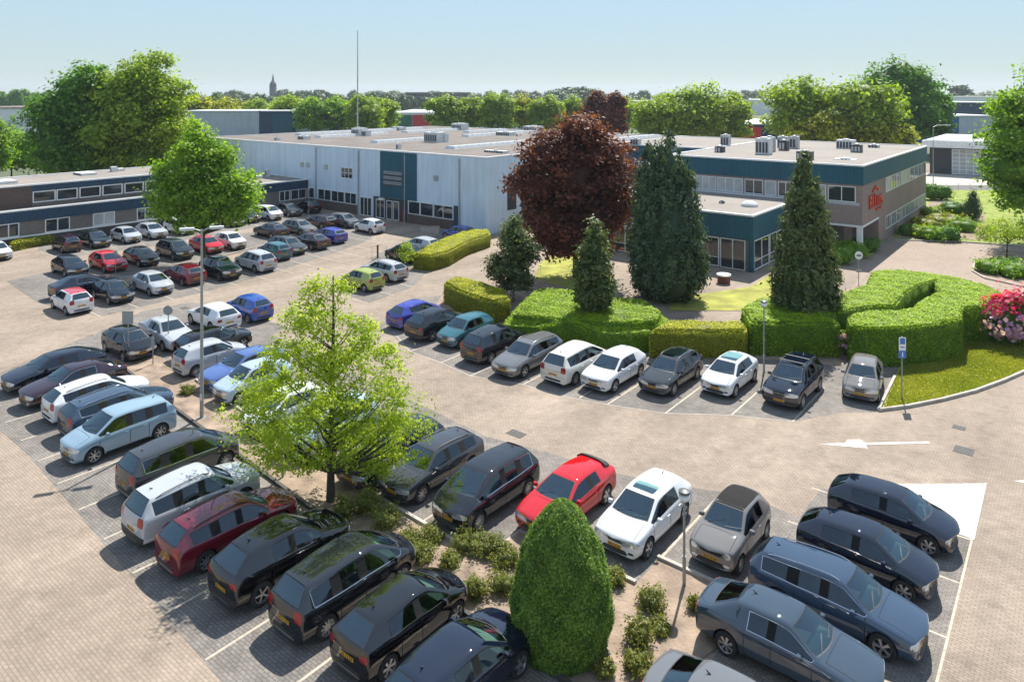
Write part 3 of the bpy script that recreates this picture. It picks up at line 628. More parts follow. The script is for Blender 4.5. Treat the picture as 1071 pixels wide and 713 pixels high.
# lawns
sheet('lawn', px((919, 429), (950, 425), (985, 418), (1020, 409), (1050, 398), (1075, 387), (1130, 362), (1180, 335), (1080, 330), (950, 365), (936, 395)), 'lawn_dry', .05)
kerb('kerb', px((936, 395), (919, 430), (950, 426), (985, 419), (1020, 410), (1050, 399), (1075, 388), (1130, 363)), m='kerb', h=.14)
sheet('lawn', [gp(966, 199), gp(1230, 199), gp(1260, 262), gp(1071, 257), gp(1000, 252), gp(938, 251), gp(934, 246)], 'lawn', .03)
kerb('kerb', [gp(936, 251.5), gp(1000, 253), gp(1071, 258), gp(1200, 264)], m='kerb')
sheet('lawn', px((700, 308), (732, 308), (786, 300), (806, 287), (860, 287), (850, 312), (811, 314), (775, 325), (735, 325), (700, 325)), 'lawn_dry', .03)
sheet('lawn', px((558, 292), (565, 275), (590, 261), (606, 261), (640, 290), (640, 303), (600, 303)), 'lawn_dry', .03)
sheet('courtyard', px((885, 310), (918, 262), (938, 251), (1071, 258), (1260, 264), (1400, 330), (1060, 305), (950, 283), (912, 283)), 'court_brick', .006)
sheet('planting_bed', px((1017, 284), (1030, 291), (1071, 300), (1180, 308), (1180, 270), (1071, 262), (1035, 264), (1020, 273)), 'soil', .05)
kerb('kerb', px((1020, 273), (1017, 284), (1030, 291.5), (1071, 300.5), (1180, 309)), m='kerb')
sheet('planting_bed', px((938, 250), (1030, 251), (1030, 225), (980, 205), (962, 222)), 'soil', .034)
sheet('planting_bed', px((455, 322), (530, 350), (600, 362), (700, 368), (880, 383), (900, 360), (790, 352), (700, 332), (600, 290), (520, 290), (465, 303)), 'soil', .02)
sheet('forecourt', [gp(955, 181), gp(1200, 181), gp(1200, 196), gp(960, 196)], 'concrete', .01)
sheet('service_road', [gp(700, 200), gp(1400, 196.5), gp(1400, 199), gp(700, 199)] if 0 else [Vector((60, 112, 0)), Vector((200, 112, 0)), Vector((200, 119, 0)), Vector((60, 119, 0))], 'asphalt', .012)
# ------------------------------------------------------------------ buildings
planks('white_cladding', (.6, .72, .82), 3.2, .06, strength=.35)
planks('teal_cladding', (.006, .085, .13), 3.2, .08, strength=.4)
planks('navy_cladding', (.012, .05, .095), 3.2, .08, strength=.4)
planks('grey_cladding', (.42, .46, .5), 2, .06, strength=.3)
bricks('brown_brick', (.13, .085, .07), (.09, .06, .05), (.12, .11, .1), .21, .065, ROT, True, msize=.01, big=.1)
bricks('pink_brick', (.34, .25, .215), (.27, .19, .165), (.3, .27, .25), .21, .065, ROT, True, msize=.01, big=.08)
bricks('grey_brick', (.21, .185, .165), (.16, .14, .125), (.17, .16, .15), .21, .065, ROT, True, msize=.01, big=.08)
mat('roof_felt', (.15, .125, .107), .9, noise=(.35, .2), bump=(18, .5)); mat('roof_gravel', (.245, .215, .187), .9, noise=(.3, .12), bump=(20, .6)); mat('roof_metal', (.55, .56, .57), .5, noise=(.4, .1))
mat('white_trim', (.75, .75, .74), .5, noise=(2, .08)); mat('frame_white', (.74, .75, .75), .45); mat('dark_frame', (.03, .035, .04), .4)
mat('skylight', (.6, .61, .6), .25, noise=(1.2, .08)); mat('galvanised', (.42, .44, .46), .4, metal=.7, noise=(3, .15)); mat('unit_white', (.62, .63, .62), .5, noise=(2, .12)); mat('unit_dark', (.035, .04, .045), .5)
mat('lamp_glow', (.9, .9, .85), .3)
m_ = mat('pane', (.022, .032, .038), .04, spec=1.0); mat('pane_blind', (.42, .43, .42), .35, spec=.6, noise=(.9, .2)); mat('red_cladding', (.5, .03, .035), .5, noise=(.5, .1)); mat('green_cladding', (.02, .13, .08), .5); mat('blue_cladding', (.02, .08, .25), .5)
mat('red_letter', (.55, .02, .03), .35); mat('curtain', (.5, .3, .2), .8)
class Site:
    """a building's own axes: a along the front, b into the depth"""
    def __init__(s, o, a, b): s.o = Vector(o); s.a = a; s.b = b
    def p(s, a, b, z=0): q = s.o + s.a * a + s.b * b; return Vector((q.x, q.y, z))
    def box(s, mb, a0, a1, b0, b1, z0, z1, m):
        c = [s.p(a0, b0, z0), s.p(a1, b0, z0), s.p(a1, b1, z0), s.p(a0, b1, z0)]
        if (c[1] - c[0]).cross(c[3] - c[0]).z < 0: c = [c[0], c[3], c[2], c[1]]
        mb.hexa(c + [Vector((q.x, q.y, z1)) for q in c], m); return mb
    def part(s, name, root, boxes, m=None, smooth=False):
        mb = MB()
        for q in boxes: s.box(mb, *q[:6], q[6] if len(q) > 6 else m)
        return local(mb, root).build(name, root)
    def a_at(s, x, b=0):
        k = (x - CX) / FPX; o = s.o + s.b * b; return (k * o.y - o.x) / (s.a.x - k * s.a.y)
def window(S, root, a0, a1, z0, z1, n=2, b=0, pane='pane', th=.07, out=-1, split=None, axis='a'):
    """a framed window on a wall: frame, mullions and one pane as its sub-part; out = which way the wall faces"""
    fr, pn = MB(), MB(); d0, d1 = sorted((b, b + out * .06)); g0, g1 = sorted((b + out * .004, b + out * .02))
    def bx(mb, u0, u1, w0, w1, zz0, zz1, m):
        if axis == 'a': S.box(mb, u0, u1, w0, w1, zz0, zz1, m)
        else: S.box(mb, w0, w1, u0, u1, zz0, zz1, m)
    a0, a1 = sorted((a0, a1))
    bx(fr, a0, a1, d0, d1, z0, z0 + th, 'frame_white'); bx(fr, a0, a1, d0, d1, z1 - th, z1, 'frame_white')
    for k in range(n + 1):
        x = a0 + (a1 - a0 - th) * k / n; bx(fr, x, x + th, d0, d1, z0 + th, z1 - th, 'frame_white')
    if split: bx(fr, a0 + th, a1 - th, *sorted((b + out * .003, b + out * .055)), split, split + .05, 'frame_white')
    f = local(fr, root).build('window', root); bx(pn, a0 + .01, a1 - .01, g0, g1, z0 + .01, z1 - .01, pane); q = local(pn, root).build('pane', None); q.parent = f; return f
def roof(S, root, a0, a1, b0, b1, z, deck, trim='white_trim', lip=.16, w=.22, name='roof'):
    mb = MB(); S.box(mb, a0 + w, a1 - w, b0 + w, b1 - w, z - .12, z - .03, deck); r = local(mb, root).build(name, root)
    mb = MB(); e = .05; S.box(mb, a0 - e, a1 + e, b0 - e, b0 + w, z - .1, z + .05, trim); S.box(mb, a0 - e, a1 + e, b1 - w, b1 + e, z - .1, z + .05, trim)
    S.box(mb, a0 - e, a0 + w, b0 + w, b1 - w, z - .1, z + .05, trim); S.box(mb, a1 - w, a1 + e, b0 + w, b1 - w, z - .1, z + .05, trim)
    local(mb, root).build('roof_edge', None).parent = r; return r

# --- the white production hall
HS = Site((-2.7, 77, 0), V, U); H = HS.a_at
hall = empty('industrial_hall', HS.p(0, 0), 'long white clad production hall with one teal wall panel and a brown flat roof', 'building')
HZ = 8.22; HL = 57.5
HS.part('wall', hall, [(0, HL, 0, 49, 0, 8.12)], 'white_cladding')
HS.part('brick_wall', hall, [(H(475), H(427), -.05, 0, 0, 1.05)], 'brown_brick'); HS.part('brick_wall', hall, [(H(374), HL, -.05, 0, 0, 1.15)], 'brown_brick')
HS.part('wall_panel', hall, [(H(436), H(398), -.09, 0, 2.62, 8.08)], 'teal_cladding')
HS.part('pier', hall, [(H(480), H(475), -.07, 0, 0, 2.7)], 'navy_cladding')
HS.part('entrance_shade_panel', hall, [(H(426.5), H(391), -.06, 0, 0, 2.58)], 'unit_dark')  # flat dark panel on the wall, painted shade of the entrance recess
for x0, x1, n in ((474, 454, 2), (453.5, 440, 1), (439.5, 427.5, 1)): window(HS, hall, H(x0), H(x1), 1.08, 2.58, n, -.02)
for x0, x1, n in ((373, 361, 2), (360.5, 347, 2), (346.5, 333, 2), (329, 316, 2)): window(HS, hall, H(x0), H(x1), 1.2, 2.6, n, -.02)
for x0, x1, n in ((418, 412, 1), (411, 405, 1), (403, 394, 2), (389, 377, 3)):
    f = window(HS, hall, H(x0), H(x1), .05, 2.3, n, -.08 if x0 > 390 else -.02); f.name = 'entrance_door'
gr = MB(); 
for k in range(9): HS.box(gr, H(421), H(402), -.16 + .0, -.1, 4.05 + k * .2, 4.17 + k * .2, 'galvanised' if k % 3 else 'brown_brick')
local(gr, hall).build('louvre', hall)
window(HS, hall, H(369), H(357), 4.35, 5.7, 3, -.0, 'pane', split=5.0)
for x in (341, 322, 456, 316): HS.part('wall_vent', hall, [(H(x) - .35, H(x) + .35, -.1, -.005, 5.2, 5.8)], 'galvanised')
for x in (331, 375.3, 424, 480.8): 
    a = H(x); local(MB().tube([HS.p(a, -.13, .0 if x != 424 else 0), HS.p(a, -.13, 7.9)], .075, 'galvanised', 8), hall).build('downpipe', hall, True)
lamp = HS.part('wall_lamp', hall, [(H(403), H(399), -.5, -.1, 2.3, 2.5)], 'lamp_glow')
roof(HS, hall, 0, HL, 0, 49, HZ, 'roof_felt')
# right-hand side face details
HS.part('side_panel', hall, [(-.07, 0, 3.5, 5.0, 2.2, 4.6)], 'dark_frame'); HS.part('side_panel', hall, [(-.08, 0, 6, 12, 1.0, 4.4)], 'navy_cladding')
def skylight(a, b0, b1, w=1.7):
    mb = MB(); n = 10
    c = [HS.p(a - w / 2, b0, 8.12), HS.p(a + w / 2, b0, 8.12), HS.p(a + w / 2, b1, 8.12), HS.p(a - w / 2, b1, 8.12)]
    t = [HS.p(a - w / 2 + .2, b0 + .3, 8.55), HS.p(a + w / 2 - .2, b0 + .3, 8.55), HS.p(a + w / 2 - .2, b1 - .3, 8.55), HS.p(a - w / 2 + .2, b1 - .3, 8.55)]
    mb.hexa(c + t, 'skylight'); mb2 = MB(); k = b0 + 1.2
    while k < b1 - .6: HS.box(mb2, a - w / 2 + .15, a + w / 2 - .15, k, k + .05, 8.5, 8.57, 'galvanised'); k += 1.2
    s = local(mb, hall).build('roof_light', hall, fix=True); q = local(mb2, hall).build('glazing_bar', None); q.parent = s
for a, b0, b1 in ((11.4, 6.2, 26), (27, 7.5, 21), (27, 26, 44), (43, 10, 24), (43, 28, 45), (4, 30, 46), (11.4, 31, 46), (19, 34, 46), (35, 35, 46), (51, 12, 40)): skylight(a, b0, b1)
def unit(S, root, x, y, h, w, d, ht, m='unit_white', name='air_handling_unit', rz=None, fan=True, z=None):
    z = h if z is None else z; p = gp(x, y, z); mb = MB(); rz = -ROT if rz is None else rz
    mb.box((p.x, p.y, z + ht * .5 - .06), (w, d, ht), m, rz)
    u = Vector((math.cos(rz), math.sin(rz), 0)); v = Vector((-math.sin(rz), math.cos(rz), 0))
    for k in range(int(w / .35)):
        q = p + u * (-w / 2 + .2 + k * .35) - v * (d / 2 + .012); mb.box((q.x, q.y, z + ht * .45), (.22, .02, ht * .6), 'unit_dark' if m != 'unit_dark' else 'galvanised', rz)
    if fan: mb.lathe([(min(w, d) * .33, 0), (min(w, d) * .33, .12), (min(w, d) * .25, .12), (.01, .06)], (p.x, p.y, z + ht - .06), 'galvanised', 12)
    return local(mb, root).build(name, root)
for x, y, w, d, ht in ((455, 149, 2.6, 1.8, 1.5), (465, 149, .8, .8, 1.3), (481, 136, 2.6, 2, 1.3), (376, 142, 2, 1.8, 1.3), (383, 142.5, 1.2, 1, 1), (529, 142, 3, 1.6, .7), (558, 138, 3, 2, 1.1), (417, 136.5, 2.4, 1.6, .7), (519, 160, 3, .9, .35), (417, 156, .5, .5, .7), (318, 146, 1.6, 1.2, .6), (290, 147, .6, .6, .5)): unit(HS, hall, x, y, 8.14, w, d, ht)
# --- tall mast in front of the hall
mp = gp(374, 134, 8.15); mast = empty('flag_mast', mp, 'tall thin grey mast standing on the white hall roof', 'mast')
local(MB().tube([mp, mp + Vector((0, 0, 10)), mp + Vector((0, 0, 19.2))], [.15, .12, .07], 'galvanised', 10), mast).build('pole', mast, True)
local(MB().box((mp.x, mp.y, mp.z + .1), (.7, .7, .2), 'kerb'), mast).build('base', mast)
local(MB().lathe([(.0, .22), (.09, .15), (.11, .05), (.05, 0)], (mp.x, mp.y, mp.z + 19.18), 'galvanised', 8), mast).build('finial', mast, True)

# --- two-storey office
OS = Site((32.3, 67, 0), V, U); O = OS.a_at
RS = Site((32.3, 67, 0), U, V); RA = RS.a_at         # its right-hand face: a runs away along it
off = empty('office_building', OS.p(0, 0), 'two storey pink brick office with a deep teal roof band and red wall lettering', 'building')
OS.part('wall', off, [(0, 19.5, 0, 32.5, 2.75, 6.54), (2.4, 19.5, 3.2, 32.5, 0, 2.75), (0, 2.4, 6.5, 32.5, 0, 2.75), (19.5, 33.4, 11.5, 32.5, 0, 6.54)], 'pink_brick')
OS.part('pillar', off, [(.05, .5, .05, .5, 0, 2.75)], 'white_trim')
OS.part('fascia', off, [(-.12, 19.6, -.12, 0, 6.54, 8.34), (-.12, 0, 0, 32.5, 6.54, 8.34), (0, 19.6, 0, 32.4, 6.6, 8.2), (19.6, 33.4, 11.38, 11.5, 6.54, 8.34), (19.6, 33.4, 11.5, 32.4, 6.6, 8.2)], 'teal_cladding')
OS.part('soffit_edge', off, [(-.06, 19.5, -.06, 0, 2.62, 2.8), (-.06, 0, 0, 6.4, 2.62, 2.8)], 'white_trim')
roof(OS, off, -.12, 19.6, -.12, 32.5, 8.36, 'roof_gravel'); roof(OS, off, 19.62, 33.4, 11.38, 32.5, 8.36, 'roof_gravel')
for x0, x1, n, pn in ((895, 866, 2, 'pane'), (864, 855, 1, 'pane_blind'), (853, 838, 2, 'pane'), (830, 814, 2, 'pane'), (812, 800, 1, 'pane_blind'), (798, 779, 2, 'pane'), (777, 750, 3, 'pane_blind'), (749, 728, 3, 'pane_blind'), (727, 716, 2, 'pane')):
    window(OS, off, O(x0), O(x1), 4.9, 6.35, n, 0, pn)
OS.part('window_band', off, [(O(899), 19.5, -.03, -.001, 4.62, 4.88)], 'grey_cladding')
for k in range(9):
    a0 = 9.6 + k * 2.5; window(RS, off, a0, a0 + 2.3, 4.88, 6.4, 2, 0, 'pane_blind' if k in (0, 3, 4) else 'pane')
    window(RS, off, a0, a0 + 2.3, 1.1, 2.45, 3, 0, 'pane')
for x0, x1 in ((660, 668), (671, 690)): window(OS, off, O(x0, 11.5), O(x1, 11.5), 4.6, 6.2, 2, 11.5)
# red lettering, unreadable at this size: an emblem over a row of upright strokes and a small line below
lb = MB()
def rbox(mb, a0, a1, z0, z1, sk=0): RS.box(mb, a0, a1, -.16, -.02, z0, z1, 'red_letter')
ra = RA(908.5); rb = RA(922.5); wd = rb - ra; lw = wd / 6.6
for k in range(6):
    a = ra + k * wd / 6
    if k in (0,): rbox(lb, a, a + lw * .25, 4.05, 5.25); rbox(lb, a + lw * .6, a + lw * .85, 4.05, 5.25); rbox(lb, a + lw * .25, a + lw * .6, 5.0, 5.25); rbox(lb, a + lw * .25, a + lw * .6, 4.5, 4.7)
    elif k in (1, 2, 3): rbox(lb, a + lw * .2, a + lw * .5, 4.05, 5.3 - .25 * (k == 3))
    elif k == 4: rbox(lb, a, a + lw * .25, 4.05, 4.95); rbox(lb, a + lw * .25, a + lw * .6, 4.75, 4.95); rbox(lb, a + lw * .6, a + lw * .85, 4.05, 4.95)
    else: rbox(lb, a, a + lw * .7, 4.75, 4.95); rbox(lb, a, a + lw * .25, 4.5, 4.75); rbox(lb, a, a + lw * .7, 4.4, 4.55); rbox(lb, a + lw * .5, a + lw * .75, 4.15, 4.4); rbox(lb, a, a + lw * .7, 4.02, 4.17)
for k in range(5): rbox(lb, ra + wd * (.25 + .09 * k), ra + wd * (.32 + .09 * k), 5.5 + .16 * (2 - abs(k - 2)), 5.72 + .16 * (2 - abs(k - 2)))
for k in range(4): rbox(lb, ra + wd * (.5 + .1 * k), ra + wd * (.56 + .1 * k), 3.6, 3.8)
local(lb, off).build('wall_lettering', off)
for x, y, w, d, ht, m in ((799, 162, 1.5, 1.2, 1.9, 'unit_white'), (805, 159, 1.1, .9, 1.8, 'galvanised'), (820, 158, 1.0, .9, 1.3, 'unit_dark'), (819, 155, 1.2, .8, 1.5, 'galvanised'), (831, 156, 1.0, .8, 1.6, 'galvanised'), (759, 153, 1.1, .8, 1.5, 'galvanised'), (753, 160, .9, .9, .8, 'unit_dark'), (842, 168, 1.4, 1.1, 1.0, 'unit_dark'), (885, 156, 2.0, 1.2, 1.2, 'unit_white'), (896, 160, 1.1, .9, 1.0, 'unit_dark'), (914, 155, 1.2, .9, .5, 'galvanised'), (884, 167.5, 2.0, 1.6, .18, 'unit_white'), (703, 157, .9, .8, .7, 'galvanised'), (665, 152, 1.2, .8, .9, 'galvanised')): unit(OS, off, x, y, 8.26, w, d, ht, m, 'roof_unit')
# --- single-storey reception wing
ext = empty('reception_wing', OS.p(5.6, -12.4), 'low flat roofed reception wing with deep teal band and white framed glazing', 'building')
OS.part('wall', ext, [(5.75, 26, -12.25, -.2, .0, 2.68), ], 'grey_brick')
OS.part('fascia', ext, [(5.6, 26.1, -12.4, -12.25, 2.68, 4.73), (5.6, 5.75, -12.25, -.15, 2.68, 4.73), (5.75, 26, -12.25, -.15, 2.69, 4.6)], 'teal_cladding')
OS.part('corner_post', ext, [(5.62, 6.0, -12.38, -12.0, 0, 2.68)], 'teal_cladding')
roof(OS, ext, 5.6, 26.1, -12.4, -.14, 4.76, 'roof_gravel')
E_ = OS.a_at
for a0, a1, n, pn, sp in ((8.6, 12.3, 2, 'pane', .85), (12.4, 16, 2, 'pane', .85), (16.2, 19.5, 2, 'pane', .85), (19.7, 23.4, 2, 'pane', .85)): window(OS, ext, a0, a1, .08, 2.6, n, -12.27, pn, split=sp, th=.09)
f = window(OS, ext, 6.3, 8.5, .05, 2.6, 2, -12.27, 'pane', th=.07); f.name = 'entrance_door'
for b0, b1 in ((-11.9, -8.3), (-8.1, -4.5), (-4.3, -1)): window(OS, ext, b0, b1, .08, 2.6, 2, 5.73, 'pane', split=.85, th=.09, axis='b')
for x, y in ((784, 216), (755, 213)):
    p = gp(x, y, 4.7); local(MB().lathe([(.75, -.05), (.75, .25), (.6, .4), (.3, .52), (.01, .56)], (p.x, p.y, 4.7), 'skylight' if x > 760 else 'unit_dark', 14), ext).build('roof_dome', ext, True) if x > 760 else unit(OS, ext, x, y, 4.7, .4, .4, .3, 'unit_dark', 'roof_vent')

# --- long low wing on the left, upper storey set back
WS = Site((-48.9, 69.4, 0), U, V); W_ = WS.a_at
wing = empty('low_office_wing', WS.p(0, 0), 'long low two tier wing with dark blue bands left of the white hall', 'building')
WS.part('wall', wing, [(-20, 34.9, 0, 14, 0, 2.55), (-20, 21, 1.7, 10.5, 3.5, 5.2)], 'grey_brick')
WS.part('fascia', wing, [(-20, 34.95, -.1, 0, 2.5, 3.62), (-20, 34.9, 0, 14, 2.56, 3.5)], 'navy_cladding')
WS.part('fascia', wing, [(W_(33, 1.7), 21.1, 1.6, 1.7, 5.2, 5.84), (-20, 21, 1.7, 10.5, 5.21, 5.7)], 'navy_cladding')
WS.part('brick_panel', wing, [(-20, W_(33, 1.7), 1.6, 1.7, 3.5, 5.84)], 'brown_brick')
roof(WS, wing, -20, 34.95, -.1, 14, 3.66, 'roof_gravel'); roof(WS, wing, -20, 21.1, 1.58, 10.6, 5.88, 'roof_gravel')
for x0, x1, n in ((34, 58, 1), (59, 81, 1), (83, 105, 1), (107, 128, 1), (130, 150, 1), (152, 172, 1), (174, 192, 1), (194, 212, 1)): window(WS, wing, W_(x0, 1.7), W_(x1, 1.7), 4.02, 5.15, n, 1.7, th=.1)
for x0, x1, n in ((-25, 20, 4), (47, 73, 2), (97, 120, 2), (143, 160, 2), (176, 190, 2), (200, 214, 2), (225, 240, 2), (292, 303, 2), (304, 320, 2)): window(WS, wing, W_(x0), W_(x1), 1.15, 2.48, n, 0, 'pane' if x0 != 97 else 'pane_blind', th=.09)
WS.part('sill_band', wing, [(-20, 24, -.06, -.002, .98, 1.14)], 'white_trim'); WS.part('plinth', wing, [(-20, 24, -.04, -.001, 0, .97)], 'unit_dark')
for x, y, w, d, ht in ((89, 183, 2.4, 1.6, .35), (4, 192, 2.6, 1.7, .4), (119, 180, .6, .6, .7), (126, 179, .9, .7, .4)): unit(WS, wing, x, y, 5.8, w, d, ht, 'unit_white', 'roof_vent', fan=False)
unit(WS, wing, 54, 213, 3.6, .7, .6, 1.0, 'unit_white', 'roof_vent')
for x, y, w, ht in ((280, 185, .5, 1.1), (270, 187, .9, .5), (262, 186, .4, .9)): unit(WS, wing, x, y, 3.6, w, w, ht, 'unit_white', 'roof_vent', fan=False)

# --- garage / fire-station like building on the right
GS = Site((78.7, 137, 0), -V, U)
gar = empty('workshop_building', GS.p(0, 0), 'pale workshop with two glazed roller doors beyond the lawn', 'building')
GS.part('wall', gar, [(0, 34, .35, 24, 0, 5.2)], 'unit_dark'); GS.part('fascia', gar, [(-1, 35, -1.6, 24.5, 5.0, 6.2)], 'white_trim')
GS.part('roof', gar, [(-.6, 34.6, -1.2, 24.1, 6.2, 6.34)], 'roof_metal')
for a0, a1 in ((3.6, 8.2), (9.9, 14.4), (16.1, 20.6)):
    f = window(GS, gar, a0, a1, .1, 4.7, 4, .35, 'pane_blind', th=.13)
    f.name = 'roller_door'; mb = MB()
    for k in range(5): GS.box(mb, a0, a1, .28, .34, .9 + .75 * k, 1.02 + .75 * k, 'frame_white')
    local(mb, gar).build('rail', None).parent = f
for a, b in ((6, 8), (8, 8), (10, 7)): GS.part('roof_vent', gar, [(a, a + .9, b, b + .9, 6.34, 7.0)], 'unit_dark')
GS.part('roof_light', gar, [(12, 13.5, 3, 16, 6.34, 6.55)], 'skylight')

# --- industrial halls further off: (x0, x1, Z, height, depth, colour, roof, name bits)
def far_block(x0, x1, Z, h, dep, m, rm, label, name='warehouse', extra=()):
    X0, X1 = (x0 - CX) / FPX * Z, (x1 - CX) / FPX * Z; r = empty(name, (X0, Z, 0), label, 'building'); mb = MB()
    mb.box(((X0 + X1) / 2, Z + dep / 2, h / 2), (X1 - X0, dep, h), m); local(mb, r).build('wall', r)
    local(MB().box(((X0 + X1) / 2, Z + dep / 2, h + .15), (X1 - X0 + .6, dep + .6, .3), rm), r).build('roof', r)
    for (e0, e1, z0, z1, em, en) in extra:
        E0, E1 = (e0 - CX) / FPX * Z, (e1 - CX) / FPX * Z; local(MB().box(((E0 + E1) / 2, Z - .1, (z0 + z1) / 2), (E1 - E0, .2, z1 - z0), em), r).build(en, r)
    return r
far_block(195, 271, 240, 9.1, 40, 'grey_cladding', 'white_trim', 'pale grey warehouse wall behind the left trees'); far_block(271.5, 306, 240, 9.1, 40, 'navy_cladding', 'white_trim', 'dark blue grey warehouse beside the pale grey one', extra=((285, 306, .5, 8.5, 'teal_cladding', 'wall_panel'),))
far_block(306.5, 372, 243, 9.5, 40, 'grey_cladding', 'white_trim', 'pale blue warehouse left of the tall mast', extra=((345, 371, .5, 9, 'teal_cladding', 'wall_panel'),))
far_block(-60, 50, 230, 10.3, 60, 'white_trim', 'roof_felt', 'low white warehouse at the left edge behind shrubs', extra=((8, 17, 2, 6.5, 'grey_cladding', 'loading_door'), (22, 24, 0, 9, 'galvanised', 'downpipe'), (42, 50, 0, 9, 'grey_cladding', 'wall_panel')))
far_block(411, 600, 300, 6.9, 60, 'white_trim', 'roof_metal', 'far hall with green and red end bays and a long white roof', extra=((411.5, 431, 0, 6.2, 'green_cladding', 'wall_panel'), (431.5, 453, 0, 6.2, 'red_cladding', 'wall_panel')))
far_block(759, 840, 200, 6.4, 110, 'navy_cladding', 'roof_metal', 'warehouse with a red wall section behind the office roof', extra=((774, 796, 0, 5.8, 'red_cladding', 'wall_panel'),))
far_block(640, 760, 420, 10.4, 60, 'grey_cladding', 'roof_metal', 'far grey hall behind the copper coloured trees'); far_block(765, 870, 520, 10.4, 60, 'white_trim', 'roof_metal', 'distant white hall between the round green trees')
far_block(984, 1003, 215, 8.2, 30, 'blue_cladding', 'roof_metal', 'bright blue shed behind the workshop roof'); far_block(1003.5, 1040, 240, 7.5, 30, 'grey_cladding', 'roof_metal', 'grey shed to the right of the blue shed')
far_block(985, 1060, 330, 10.8, 50, 'navy_cladding', 'roof_metal', 'dark hall with a pale roof beyond the blue shed'); far_block(995, 1090, 480, 12.8, 50, 'white_trim', 'roof_metal', 'farthest white hall on the right below the horizon')
r = far_block(424, 490, 600, 15.8, 30, 'grey_brick', 'roof_metal', 'distant grey office block with window bands on the skyline', 'office_block', extra=[(426, 488, 3 * k + 1.2, 3 * k + 2.6, 'pane', 'window') for k in range(5)])
ch = (285.5 - CX) / FPX * 1200; r = empty('church_tower', (ch, 1200, 0), 'distant dark church tower with a pointed spire on the horizon', 'church')
local(MB().box((ch, 1200, 14), (9, 9, 28), 'unit_dark'), r).build('tower', r); local(MB().lathe([(6.3, 28), (4.6, 33), (2.2, 36), (1.2, 42), (.1, 48)], (ch, 1200, 0), 'unit_dark', 8), r).build('spire', r)
# ------------------------------------------------------------------ vegetation
leafmat('leaf_bright', (.2, .29, .02), (.44, .5, .045), .55); leafmat('leaf_mid', (.11, .23, .02), (.3, .43, .035), .5)
leafmat('leaf_light', (.15, .24, .02), (.36, .44, .04), .45); leafmat('leaf_dark', (.055, .15, .02), (.17, .32, .035), .42)
leafmat('leaf_copper', (.065, .024, .02), (.27, .085, .052), .42); leafmat('leaf_conifer', (.03, .07, .035), (.12, .17, .07), .2)
leafmat('leaf_hedge', (.05, .14, .01), (.4, .52, .02), .42); leafmat('leaf_hedge_yellow', (.06, .09, .01), (.62, .6, .02), .42)  # dark end paints shaded hedge sides, bright end paints sunlit tops
leafmat('leaf_shrub', (.09, .12, .02), (.27, .26, .06), .35); leafmat('leaf_topiary', (.05, .12, .015), (.28, .4, .06), .35)
leafmat('petal_pink', (.55, .02, .12), (.7, .06, .2), .4); leafmat('petal_lilac', (.55, .28, .55), (.75, .5, .72), .4)
leafmat('leaf_far', (.05, .09, .035), (.11, .16, .05), .1); leafmat('leaf_columnar', (.045, .085, .022), (.18, .21, .07), .3)
leafmat('grass_blade', (.16, .21, .02), (.38, .36, .06), .4)
mat('bark', (.07, .055, .045), .9, noise=(6, .3), bump=(25, 1)); mat('bark_pale', (.2, .17, .14), .9, noise=(6, .3))

def leaves_mesh(name, pos, nrm, size, m, tint, aspect=.62, stray=.55, extra=None):
    """one mesh of diamond shaped leaves; nrm leans each leaf, size per leaf, tint 0..1 blends its two colours"""
    n = len(pos); r = RNG.normal(size=(n, 3)); nn = nrm + r * stray; nn /= np.linalg.norm(nn, axis=1, keepdims=True) + 1e-9
    t = np.cross(nn, RNG.normal(size=(n, 3))); t /= np.linalg.norm(t, axis=1, keepdims=True) + 1e-9; b = np.cross(nn, t)
    s = size[:, None]; q = np.stack([pos - t * s, pos - b * s * aspect + nn * s * .12, pos + t * s, pos + b * s * aspect + nn * s * .12], 1).reshape(-1, 3)
    f = np.arange(n * 4).reshape(-1, 4); mats = [m] * 1; mi = np.zeros(n, int); tt = tint
    if extra:                                        # extra = (verts, faces, material) of an inner body
        ev, ef, em = extra; off = len(q); q = np.vstack([q, ev]); mats = [m, em]
    me = bpy.data.meshes.new(name); fl = f.tolist() + ([tuple(i + off for i in g) for g in ef] if extra else [])
    me.from_pydata(q.tolist() if len(q) < 400 else q, [], fl) if False else None
    nl = n * 4; me.vertices.add(len(q)); me.vertices.foreach_set('co', q.astype(np.float32).ravel())
    le = [i for g in fl[n:] for i in g] if extra else []
    me.loops.add(nl + len(le)); me.loops.foreach_set('vertex_index', np.concatenate([f.ravel(), np.array(le, int)]).astype(np.int32))
    ls = list(range(0, nl, 4)); lt = [4] * n; c = nl
    for g in fl[n:]: ls.append(c); lt.append(len(g)); c += len(g)
    me.polygons.add(len(ls)); me.polygons.foreach_set('loop_start', ls); me.polygons.foreach_set('loop_total', lt)
    me.polygons.foreach_set('material_index', [0] * n + [1 if len(mats) > 1 and mats[1] != mats[0] else 0] * (len(ls) - n))
    a = me.attributes.new('tint', 'FLOAT', 'FACE'); a.data.foreach_set('value', np.concatenate([np.clip(tt, 0, 1), np.full(len(ls) - n, .25)]).astype(np.float32))
    me.materials.append(M[mats[0]])
    if len(mats) > 1 and mats[1] != mats[0]: me.materials.append(M[mats[1]])
    me.update(calc_edges=True); return me
def blob_core(c, r, seg=10, jitter=.12):
    """a lumpy closed body inside dense foliage"""
    bm = bmesh.new(); bmesh.ops.create_icosphere(bm, subdivisions=2, radius=1); v = []
    for x in bm.verts:
        k = 1 + random.uniform(-jitter, jitter); v.append((c[0] + x.co.x * r[0] * k, c[1] + x.co.y * r[1] * k, c[2] + x.co.z * r[2] * k))
    f = [tuple(q.index for q in g.verts) for g in bm.faces]; bm.free(); return v, f
